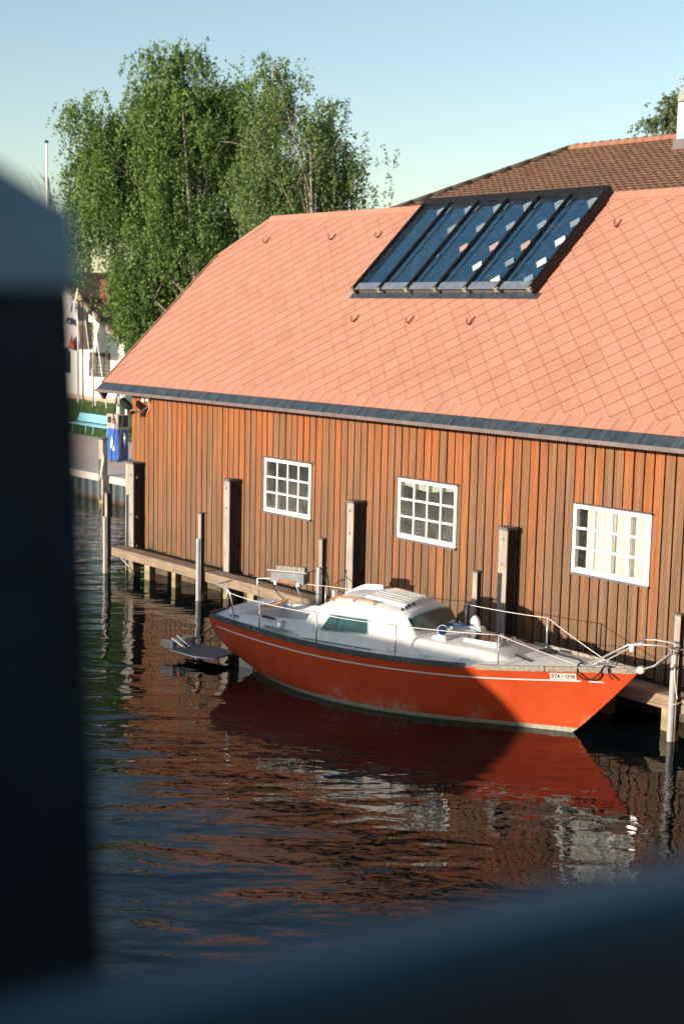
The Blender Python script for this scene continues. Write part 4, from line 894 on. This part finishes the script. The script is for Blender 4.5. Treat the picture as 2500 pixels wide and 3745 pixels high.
MB().tube([(-39.86+.09*math.cos(g_), 23.38, 2.78+.18*math.sin(g_)) for g_ in np.linspace(math.pi, 0, 10)], .018, 8).build("hose_guide", GH, t, smooth=True)
MB().tube([(-39.56, 23.42, 1.72), (-39.50, 23.40, 1.55), (-39.54, 23.42, 1.30)], [.025, .03, .018], 8).build("nozzle", STEEL, t, smooth=True)

def bench(name, x0, y0, L, label):
    t = thing(name, (x0+L/2, y0, QZ), label, "bench", "blue benches on the lawn edge")
    for k in range(4): MB().bbox((x0, y0+.02+.105*k, 1.165+.004*k), (x0+L, y0+.11+.105*k, 1.20+.004*k), .006).build("seat_slat", BENCHB, t)
    for k in range(4):
        z = 1.26+.078*k; y = y0+.47+.030*k; MB().prism([(x0-.05, y, z), (x0-.05, y+.022, z-.006), (x0-.05, y+.045, z+.055), (x0-.05, y+.022, z+.062)], (L+.08, 0, 0)).build("back_slat", BENCHB, t)
    for xx in (x0+.28, x0+L-.28):
        MB().tube([(xx, y0+.06, QZ-.005), (xx, y0+.10, 1.15), (xx, y0+.46, 1.15)], .022, 8).build("leg", BENCHB, t, smooth=True); MB().tube([(xx, y0+.58, QZ-.005), (xx, y0+.30, 1.12), (xx, y0+.48, 1.22), (xx, y0+.60, 1.56)], .020, 8).build("leg", BENCHB, t, smooth=True)
bench("park_bench", -50.58, 27.33, 1.62, "light blue slatted bench farther from the fuel pump"); bench("park_bench", -48.86, 27.30, 1.62, "light blue slatted bench partly hidden by the fuel pump")

# white house
t = thing("white_house", (-70, 40, QZ), "white rendered house with brown window and pink plinth behind the birch", "house"); Y = 38.3
MB().prism([(-77.5, Y, .75), (-64.6, Y, .75), (-64.6, Y, 4.5), (-71.05, Y, 7.55), (-77.5, Y, 4.5)], (0, 9, 0)).build("wall", RENDER, t)
MB().box((-77.55, Y-.05, .70), (-64.55, Y-.001, 1.08)).build("plinth", PINKB, t)
MB().box((-77.5, Y-.035, 3.40+.12), (-64.6, Y-.002, 3.69)).build("string_course", RENDER, t)
rf = MB(); rf.prism([(-71.05, Y-.75, 7.75), (-63.9, Y-.75, 4.37), (-63.9, Y-.75, 4.22), (-71.05, Y-.75, 7.58)], (0, 10.5, 0)); rf.prism([(-71.05, Y-.75, 7.75), (-71.05, Y-.75, 7.58), (-78.2, Y-.75, 4.22), (-78.2, Y-.75, 4.37)], (0, 10.5, 0)); rfo = rf.build("roof", simple("house_roof_brown", (.13, .06, .04), .9, 0, .4, 3, stretch=(1, 1, 6)), t)
MB().prism([(-71.05, Y-.80, 7.62), (-63.95, Y-.80, 4.28), (-63.95, Y-.80, 4.05), (-71.05, Y-.80, 7.36)], (0, .06, 0)).build("verge_board", simple("grey_verge", (.26, .23, .20), .8), rfo)
MB().prism([(-67.1, Y+.5, 5.8), (-67.1, Y+.5, 7.3), (-68.1, Y+.5, 7.3), (-68.1, Y+.5, 5.8)], (0, .8, 0)).build("chimney", simple("brick_red_brown", (.16, .055, .035), .9, 0, .4, 3, stretch=(1, 1, 9)), rfo)
MB().box((-70.05, Y-.03, 3.70), (-68.40, Y-.004, 6.0)).build("upper_doorway", simple("doorway_dark", (.02, .014, .01), .8), t)
bx = MB(); bx.box((-70.0, Y-.34, 3.70), (-68.02, Y-.30, 4.92)); bo = bx.build("balcony_front", BROWNW, t)
for k in range(12): MB().box((-69.98+.164*k, Y-.362, 3.74), (-69.98+.164*k+.15, Y-.341, 4.80)).build("balcony_plank", BROWNW, t)
MB().box((-70.02, Y-.40, 4.86), (-68.0, Y-.28, 5.08)).build("balcony_rail", simple("grey_brown_rail", (.19, .155, .125), .8), t)
MB().box((-70.0, Y-.34, 3.60), (-68.0, Y-.03, 3.698)).build("balcony_floor", BROWNW, t); MB().box((-68.06, Y-.30, 3.7), (-68.02, Y-.03, 4.9)).build("balcony_side", BROWNW, t)
a, b_, z0, z1 = -68.31, -66.11, 2.12, 3.43
w = MB(); w.box((a, Y-.06, z0), (a+.13, Y-.003, z1)); w.box((b_-.10, Y-.06, z0), (b_, Y-.003, z1)); w.box((a+.13, Y-.06, z1-.10), (b_-.10, Y-.003, z1)); w.box((a+.13, Y-.06, z0), (b_-.10, Y-.003, z0+.09)); win = w.build("window", BROWNW, t)
for fx in (.36, .70): xx = a+(b_-a)*fx; MB().box((xx-.05, Y-.055, z0+.09), (xx+.05, Y-.004, z1-.10)).build("mullion", BROWNW, win)
MB().box((a+.13, Y-.056, z0+.80), (b_-.10, Y-.005, z0+.90)).build("transom_bar", BROWNW, win)
edges = [a+.13, a+(b_-a)*.36-.05, a+(b_-a)*.36+.05, a+(b_-a)*.70-.05, a+(b_-a)*.70+.05, b_-.10]; HG = simple("leaded_glass", (.05, .07, .075), .12, 0, .7, 7, spec=.7); LEADM = simple("white_glazing_bar", (.45, .42, .36), .6)
for i in range(3):
    xa, xb = edges[2*i], edges[2*i+1]
    for za, zb, nr in ((z0+.09, z0+.80, 4), (z0+.90, z1-.10, 2)):
        MB().add([(xa, Y-.012, za), (xb, Y-.012, za), (xb, Y-.012, zb), (xa, Y-.012, zb)], [(0,1,2,3)]).build("pane", HG, win, fix=False)
        for k in range(1, nr): zz = za+(zb-za)*k/nr; MB().box((xa, Y-.024, zz-.010), (xb, Y-.014, zz+.010)).build("glazing_bar", LEADM, win)
        for k in range(1, 3): xx = xa+(xb-xa)*k/3; MB().box((xx-.008, Y-.026, za), (xx+.008, Y-.0145, zb)).build("glazing_bar", LEADM, win)
MB().box((-72.2, Y-.06, 2.2), (-70.5, Y-.004, 3.6)).build("notice_board", NAVY, label="dark blue notice board on the white house wall beside the banners", cat="notice board")

# flags, masts
def banner(name, x, y, ztop, w, h, mat, label):
    t = thing(name, (x, y, QZ), label, "banner")
    MB().tube([(x, y, QZ), (x, y, ztop+.1)], [.035, .02], 8).build("pole", STEELD, t)
    rows = []
    for k in range(15):
        f = k/14; ww = w*(.10+.90*min(1, f*1.6)**.8); rows.append([(x+.03-ww*q_+.02*math.sin(5*f), y-.03-.10*math.sin(q_*5+f*6)*(.3+f), ztop-h*f) for q_ in np.linspace(0, 1, 8)])
    cl = MB().grid(rows).build("cloth", mat, t, smooth=True, fix=False); return t, cl
t, cl = banner("banner", -68.35, 36.0, 6.75, 1.25, 3.25, BANW, "white sponsor banner on a pole with a red triangle in front of the white house")
MB().prism([(-69.05, 35.78, 3.72), (-68.42, 35.78, 3.60), (-68.62, 35.78, 4.42)], (0, -.01, 0)).build("red_triangle", REDP, cl)
place_text("Sika", .30, np.array([-68.68, 35.765, 3.84]), np.array([.98, 0, -.17]), np.array([.17, 0, .98]), np.array([0, -1.0, 0]), YELP, "lettering", cl)
MB().prism([(-69.3, 35.79, 5.02), (-68.66, 35.79, 4.86), (-68.66, 35.79, 5.16), (-69.1, 35.79, 5.30)], (0, -.01, 0)).build("black_band", NAVY, cl)
place_text("sea", .26, np.array([-68.90, 35.775, 5.06]), np.array([.97, 0, -.22]), np.array([.22, 0, .97]), np.array([0, -1.0, 0]), WHITE, "lettering", cl)
MB().prism([(-68.80, 35.79, 5.50), (-68.60, 35.79, 5.62), (-68.56, 35.79, 5.95), (-68.72, 35.79, 5.80), (-68.74, 35.79, 5.62)], (0, -.01, 0)).build("blue_mark", PURP, cl)
t.location.x += 2.95
t, cl = banner("banner", -69.6, 36.6, 6.5, 1.1, 3.0, BANR, "dark red banner half hidden behind the dark post")
for k in range(4): MB().prism([(-70.1+.1*k, 36.36, 5.9-.55*k), (-69.8+.1*k, 36.36, 5.85-.55*k), (-69.75+.1*k, 36.36, 6.1-.55*k), (-70.0+.1*k, 36.36, 6.2-.55*k)], (0, -.01, 0)).build("white_mark", BANW, cl)
t.location.x += 3.0
t = thing("flagpole", (-64.9, 34, QZ), "tall white flagpole with dark cap left of the birch", "flagpole")
MB().tube([(-64.85, 34, QZ), (-64.85, 34, 13.75)], [.07, .045], 12).build("pole", PLATE, t, smooth=True); MB().tube([(-64.85, 34, 13.75), (-64.85, 34, 13.80), (-64.85, 34, 13.88)], [.09, .12, .04], 12).build("cap", BLACKP, t)
MB().prism([(-64.74, 33.98, 12.1), (-64.66, 33.98, 12.0), (-64.50, 33.98, 10.9), (-64.55, 33.98, 10.75), (-64.66, 33.98, 11.4)], (0, .04, 0)).build("furled_flag", simple("dark_flag", (.05, .05, .06), .8), t)
for nm, xx, yy, zz, lab in (("mast", -48.29, 34.0, 10.47, "thin grey mast standing up behind the roof in front of the birch"), ("mast", -65.66, 36.4, 6.3, "thin beige mast in front of the white house balcony"), ("mast", -63.15, 35.6, 5.6, "thin beige mast in front of the white house window")):
    m = thing(nm, (xx, yy, QZ), lab, "mast", "thin masts on the lawn"); MB().tube([(xx, yy, QZ), (xx, yy, zz)], [.05, .03], 8).build("pole", simple("mast_beige", (.42, .36, .28), .6) if zz < 8 else STEELD, m, smooth=True)
    if zz < 8: MB().tube([(xx, yy, zz), (xx+1.5, yy-.1, QZ)], .010, 5).build("stay", STEELD, m)
MB().prism([(-68.1, 37.3, 6.05), (-67.35, 37.3, 6.2), (-67.65, 37.3, 6.55), (-68.05, 37.3, 6.6)], (0, .05, 0)).build("pennant", simple("yellow_cloth", (.60, .40, .14), .7), label="small yellow pennant above the white house balcony", cat="pennant")

# house with brown tiled hipped roof behind the boathouse
t = thing("tiled_house", (-30, 42, QZ), "large house with brown tiled hipped roof behind the boathouse", "house")
EX, EY, EZ = -36.05, 40.0, 11.81; TP = .504; D_ = 9.2
def hr(X, d): return np.array([X, EY-d, EZ-d*TP])
m = MB(); m.prism([(EX, EY, EZ), (-12, EY, EZ), hr(-12, D_), hr(EX-D_, D_)], (0, 0, -.15)); m.prism([(EX, EY, EZ), hr(EX-D_, D_), (EX-D_, EY+D_, EZ-D_*TP)], (0, 0, -.15)); m.prism([(EX, EY, EZ), (EX-D_, EY+D_, EZ-D_*TP), (-12, EY+D_, EZ-D_*TP), (-12, EY, EZ)], (0, 0, -.15)); rfo = m.build("roof", simple("brown_underlay", (.07, .035, .025), .9), t)
MB().box((EX-D_+1, EY-D_+1, QZ-.1), (-13, EY+D_-1, EZ-D_*TP-.1)).build("wall", RENDER, t)
tm = MB(); row = 0; d = 0.12; nrm = np.array([0, -TP, 1])/math.hypot(TP, 1)
while d < 7.4:
    xs = EX-d+.04 + (.15 if row % 2 else 0)
    while xs < -27.5:
        j = random.uniform(-.012, .012); a0, a1, b0, b1 = hr(xs+.006, d-.02), hr(xs+.294, d-.02), hr(xs+.294, d+.215+j), hr(xs+.006, d+.215+j); mid = hr(xs+.15, d+.232+j)
        up_ = [a0+nrm*.012, a1+nrm*.012, b1+nrm*.045, mid+nrm*.075, b0+nrm*.045]; tm.add(up_ + [b1+nrm*.002, mid+nrm*.004, b0+nrm*.002], [(0,1,2,3,4), (2,5,6,3), (3,6,7,4)]); xs += .30
    d += .208; row += 1
tm.build("roof_tiles", BTILE, rfo, kind="stuff", fix=False)
xs = EX
while xs < -27: MB().tube([(xs, EY-.02, EZ+.02), (xs+.40, EY-.02, EZ+.05)], [.11, .13], 10).build("ridge_tile", RIDGEB, rfo, smooth=True); xs += .385
for k in range(18): p, p2 = np.array([EX-k*.5, EY-k*.5, EZ-k*.5*TP+.05]), np.array([EX-(k+1)*.5, EY-(k+1)*.5, EZ-(k+1)*.5*TP+.05]); MB().tube([p, p2], [.10, .09], 8).build("hip_tile", HIPB, rfo, smooth=True)
ch = MB().bbox((-30.42, 38.9, 11.3), (-29.3, 39.9, 12.80), .01).build("chimney", RENDER, t); MB().box((-30.50, 38.82, 11.2), (-29.22, 39.9, 11.60)).build("flashing", CAPM, ch)
pr = [(-30.44, 12.801)] + [(-29.87-.57*math.cos(g_), 12.83+.60*math.sin(g_)) for g_ in np.linspace(0, math.pi, 13)] + [(-29.3, 12.801)]
MB().prism([(x_, 38.88, z_) for x_, z_ in pr], (0, 1.04, 0)).build("cowl", simple("zinc_cowl", (.30, .32, .31), .45, .6, .2, 5), ch); MB().box((-30.46, 38.85, 12.77), (-29.27, 39.95, 12.799)).build("cap_slab", BLACKM, ch)

# ================================================================== trees
def ray_pt(px, py, depth): d = (px-1250)/FPX*RX-(py-1872.5)/FPX*UX+WX; return CAM+d*depth
def tree(name, label, base, lobes, depth, n_strand, leaf, mats, limbs=26, droop=(.5, 2.0), seed=1, dens=26, thick=1.0, bark=None, group=None, topz=None, clusters=190, csize=1.0):
    rg = np.random.default_rng(seed); t = thing(name, base, label, "tree", group); base = np.array(base)
    L = []
    for px, py, rx, ry, wgt in lobes: L.append((ray_pt(px, py, depth), rx*depth/FPX, ry*depth/FPX, wgt))
    wsum = np.array([l[1]*l[2]*l[3] for l in L]); wsum /= wsum.sum()
    top = max(l[0][2] for l in L); cx = np.mean([l[0] for l in L], axis=0)
    tb = MB(); hgt = (topz or top)-base[2]; axis = np.array([(cx[0]-base[0])*.5, (cx[1]-base[1])*.5, hgt])
    trunk_pts = [base+axis*np.array([f**1.6, f**1.6, f]) + np.array([.25*math.sin(4*f+seed), .15*math.cos(3*f), 0])*f for f in np.linspace(0, .95, 14)]
    tb.tube(trunk_pts, [max(.03, .30*thick*(1-f)**.8+.02) for f in np.linspace(0, .95, 14)], 9).build("trunk", bark or BARK, t, smooth=True)
    br = MB(); nodes = []
    for k in range(limbs):
        c, rx, ry, _ = L[k % len(L)]; tgt = c + RX*rg.uniform(-.8, .8)*rx + np.array([0,0,1])*rg.uniform(-.1, .9)*ry + WX*rg.uniform(-.7, .7)*rx
        f = np.clip((tgt[2]-base[2])/hgt*rg.uniform(.45, .72), .15, .9); i = int(f*13); st = trunk_pts[i]; mid = (st+tgt)/2 + np.array([0,0,1])*rg.uniform(.3, 1.2)
        pth = [(1-u)**2*st+2*u*(1-u)*mid+u*u*tgt + rg.normal(0, .05, 3) for u in np.linspace(0, 1, 9)]; r0 = .10*thick*rg.uniform(.6, 1.2)
        br.tube(pth, [r0*(1-u)+.014 for u in np.linspace(0, 1, 9)], 6, False)
        for _ in range(4):
            a_ = pth[rg.integers(3, 8)]; e_ = a_ + RX*rg.normal(0, .9) + WX*rg.normal(0, .8) + np.array([0,0,1])*rg.uniform(.0, 1.1); m_ = (a_+e_)/2+np.array([0,0,.25]); br.tube([(1-u)**2*a_+2*u*(1-u)*m_+u*u*e_ for u in np.linspace(0, 1, 5)], [.03*(1-u)+.008 for u in np.linspace(0, 1, 5)], 4, False)
    br.build("branches", bark or BARK, t, smooth=True, fix=False)
    # hanging strands of leaves
    KC = clusters; ci = rg.choice(len(L), KC, p=wsum); u = rg.normal(size=(KC, 3)); u /= np.linalg.norm(u, axis=1)[:, None]; rad = rg.uniform(.10, 1.05, KC)**.42
    C0 = np.array([l[0] for l in L])[ci]; R1 = np.array([l[1] for l in L])[ci]; R2 = np.array([l[2] for l in L])[ci]
    CC = C0 + (u[:, :1]*RX + u[:, 1:2]*WX*.85)*(R1*rad)[:, None] + np.array([0,0,1.0])*(u[:, 2]*R2*rad)[:, None] + np.array([0,0,.5])
    cs = rg.uniform(.22, .62, KC)*csize; cw = rg.uniform(.3, 1.0, KC); cw /= cw.sum(); sidc = rg.choice(KC, n_strand, p=cw)
    off = rg.normal(size=(n_strand, 3)); S = CC[sidc] + off*cs[sidc][:, None]*np.array([1.0, 1.0, .55])
    nl = rg.integers(dens//2, dens, n_strand); tot = int(nl.sum()); sid = np.repeat(np.arange(n_strand), nl); fr = rg.uniform(0, 1, tot)
    ln = rg.uniform(droop[0], droop[1], n_strand); sw = rg.normal(0, .28, (n_strand, 2)); out = rg.normal(0, 1, (n_strand, 2))
    P_ = S[sid].copy(); P_[:, 2] -= ln[sid]*fr; arc = np.sqrt(fr)*.35; P_[:, 0] += out[sid, 0]*arc+sw[sid, 0]*fr*.5; P_[:, 1] += out[sid, 1]*arc+sw[sid, 1]*fr*.5; P_ += rg.normal(0, .055, P_.shape)
    A = rg.normal(size=(tot, 3)); A /= np.linalg.norm(A, axis=1)[:, None]; Bv = np.cross(A, rg.normal(size=(tot, 3))); Bv /= np.linalg.norm(Bv, axis=1)[:, None]
    sz = leaf*rg.uniform(.7, 1.3, tot)[:, None]; V = np.stack([P_-A*sz, P_+Bv*sz*.62, P_+A*sz, P_-Bv*sz*.62], axis=1)
    put(fast_mesh("crown", V.reshape(-1, 4, 3), 4, mats), "crown", t); return t
MAINL = [(660,350,180,140,1.0),(800,300,60,110,.6),(380,470,130,110,.8),(390,700,140,180,.95),(650,560,220,230,1.05),(600,880,220,220,1.0),(530,1120,110,130,1.2),(860,470,100,200,.8),(840,800,110,190,.9),(760,980,150,180,.95),(290,860,60,140,.3),(330,960,70,110,.45),(590,1270,50,50,.5)]
tree("birch_tree", "large dense weeping birch hanging over the left end of the boathouse roof", (-50.5, 33.6, QZ), MAINL, 61.0, 7800, .066, LEAF1, 20, (.7, 2.5), 3, 38, .5, group="birch trees behind the boathouse", topz=15, clusters=300, csize=.8)
SECL = [(1010,360,90,140,.7),(1180,450,80,110,.7),(1090,600,150,150,.75),(960,640,110,180,.8),(1210,650,110,110,.55),(1160,740,130,60,1.0),(1290,620,50,80,.45),(1250,730,90,50,.9),(1340,610,30,60,.3),(1000,800,110,110,.8),(990,310,50,70,.3)]
tree("birch_tree", "thin airy birch with bare white limbs on the boathouse side of the big birch", (-43.6, 34.4, QZ), SECL, 57.0, 2300, .060, LEAF2, 14, (.4, 1.7), 8, 28, .30, group="birch trees behind the boathouse", topz=12.5, clusters=150, csize=.85)
tree("bush_tree", "green leafy tree top showing behind the chimney of the tiled house", (-40.2, 54, QZ), [(2440,490,70,60,1),(2490,440,60,80,1.2),(2370,505,40,25,.8),(2560,430,80,110,1)], 66.0, 620, .075, LEAF3, 10, (.1, .4), 5, 18, .5, clusters=90, csize=.6)
# bare grey tree behind the flagpole
t = thing("bare_tree", (-78, 44, QZ), "leafless grey tree left of the birch behind the flagpole", "tree"); rg = np.random.default_rng(4)
MB().tube([(-78, 44, QZ), (-78.2, 44, 3.5), (-78, 44, 6)], [.25, .2, .12], 8).build("trunk", TWIG, t, smooth=True); br = MB()
for k in range(60):
    tg = ray_pt(rg.uniform(90, 330), rg.uniform(640, 1000), 88); st = np.array([-78+rg.normal(0, .2), 44, rg.uniform(3, 6)]); md = (st+tg)/2+np.array([0,0,-.6])
    pth = [(1-u)**2*st+2*u*(1-u)*md+u*u*tg for u in np.linspace(0, 1, 7)]; br.tube(pth, [.05*(1-u)+.010 for u in np.linspace(0, 1, 7)], 4, False)
    for _ in range(9):
        a_ = pth[rg.integers(3, 7)]; br.tube([a_, a_+np.array([rg.normal(0, .5), rg.normal(0, .4), rg.uniform(.3, 1.3)])], [.014, .006], 3, False)
br.build("branches", TWIG, t, fix=False)

# ================================================================== bridge the picture is taken from, and unseen buildings added to shade it
t = thing("bridge_railing", (-.76, .64, 3.9), "dark blurred bridge railing crossing the bottom edge of the picture", "railing")
dr = np.array([.1805, .9836, 0]); sd = np.array([-.9836, .1805, 0]); A = CAM + (np.array([-.764, .643, 5.048])-CAM)*.82 - np.array([0, 0, .006])
def rail(c, half_w, half_h, la, lb, nm, mt=None):
    P_ = []; c = np.array(c); prof = [(-half_w, -half_h), (half_w, -half_h), (half_w, half_h-.006), (half_w-.006, half_h), (-half_w+.006, half_h), (-half_w, half_h-.006)]
    MB().prism([c+dr*la+sd*a+np.array([0,0,b]) for a, b in prof], dr*(lb-la)).build(nm, mt or BRIDGE, t)
rail(A-np.array([0,0,.010]), .030, .010, -3.0, 6.0, "sky_sheen_board", RAIL_SKY); rail(A-np.array([0,0,.103]), .034, .082, -3.0, 6.0, "rail"); rail(A-np.array([0,0,.48]), .03, .05, -3.0, 6.0, "rail"); rail(A-np.array([0,0,.86]), .03, .05, -3.0, 6.0, "rail")
for l_ in (-2.4, 2.6, 5.4): MB().obox(A+dr*l_-np.array([0,0,.65]), dr*.045, sd*.04, np.array([0,0,.499])).build("baluster", BRIDGE, t)
dk = MB(); dk.prism([A+dr*-3+sd*.15+np.array([0,0,-1.148]), A+dr*6+sd*.15+np.array([0,0,-1.148]), A+dr*6-sd*2.5+np.array([0,0,-1.148]), A+dr*-3-sd*2.5+np.array([0,0,-1.148])], (0, 0, -.25)); dk.build("bridge", COBBLE, kind="structure")
pk = 1.30; e0 = ray_pt(278, 1060, pk); lft = np.array([-RX[0], -RX[1], 0])/np.linalg.norm(RX[:2]); fwd = np.array([WX[0], WX[1], 0])/np.linalg.norm(WX[:2]) + lft*.30
t2 = thing("bridge_post", (e0[0], e0[1], 3.9), "dark blurred square post filling the left edge of the picture", "post")
q0 = np.array([e0[0], e0[1], 0])
def ring(g_, f0, f1, z): return [q0-lft*g_+fwd*f0+np.array([0,0,z]), q0+lft*(.19+g_)+fwd*f0+np.array([0,0,z]), q0+lft*(.19+g_)+fwd*f1+np.array([0,0,z]), q0-lft*g_+fwd*f1+np.array([0,0,z])]
MB().add([p-lft*.036*(e0[2]+.5) for p in ring(0, 0, .2, -.5)]+ring(0, 0, .2, e0[2]), BF).build("shaft", BRIDGE, t2)
lo_ = ring(.003, -.010, .21, e0[2]+.001); hi_ = ring(.001, .036, .2, 0)
for p, hh in zip(hi_, (.074, .190, .190, .074)): p[2] = e0[2]+hh
MB().add(lo_+hi_, BF).build("cap", simple("cap_sky_light", (.14, .22, .25), .5, 0, .15, 6), t2)  # sky light on the tilted cap is put into its paler colour
# unseen sheds added outside the frame to cast shade on boat and bridge
def shed(name, x0, x1, y0, y1, ze, zr, label, hip=.42):
    t = thing(name, ((x0+x1)/2, (y0+y1)/2, 0), label, "shed"); MB().box((x0, y0, -.5), (x1, y1, ze)).build("wall", SHEDW, t)
    yc = (y0+y1)/2; 
    MB().add([(x0-.1, y0-.2, ze), (x1+hip, y0-.2, ze), (x1+hip, y1+.2, ze), (x0-.1, y1+.2, ze), (x0+.1, yc, zr), (x1, yc, zr)], [(0,3,2,1), (0,1,5,4), (2,3,4,5), (1,2,5), (3,0,4)]).build("roof", BTILE, t)
tanp = math.tan(SUN_EL)
yc = -4.0; zs = 1.00+(13.3-yc)*tanp/math.cos(SUN_AZ); sh_ = (13.3-yc)*math.tan(SUN_AZ)
shed("hull_shade_shed", -19.6-sh_, -13.40-sh_, -6.5, -1.5, zs-1.05, zs, "unseen shed added across the water to shade the boat's hull")
shed("bridge_shade_house", -7.0, 9.0, -13.0, -5.0, 7.0, 9.5, "unseen tall house added behind the bridge to shade the railing")

t = thing("sky_block_house", (-1, 16, 0), "unseen dark house added beyond the right edge to block sky light", "house")
MB().box((-6.5, 11.5, -.5), (6.0, 21.0, 9.0)).build("wall", SHEDW, t); MB().prism([(-7.0, 11.0, 9.001), (-7.0, 21.5, 9.001), (-7.0, 16.25, 13.0)], (13.5, 0, 0)).build("roof", BTILE, t)  # added blocker that keeps sky light off the posts and hull

# unseen wooded shore added behind the camera to cut sky fill, low enough for the sun to clear it
rg = np.random.default_rng(9); rows = [[], [], [], []]
for x_ in np.linspace(-260, 200, 150):
    h_ = 10.5+2.0*math.sin(x_*.11)+rg.uniform(-1.3, 1.3); rows[0].append((x_, -84, -.5)); rows[1].append((x_, -85+rg.uniform(-1, 1), h_*.6)); rows[2].append((x_, -89, h_)); rows[3].append((x_, -110, h_*.7))
MB().grid(rows).build("sky_block_wood", LEAF3, label="unseen low wooded shore added across the water to cut sky light", cat="wood", kind="stuff", fix=False)
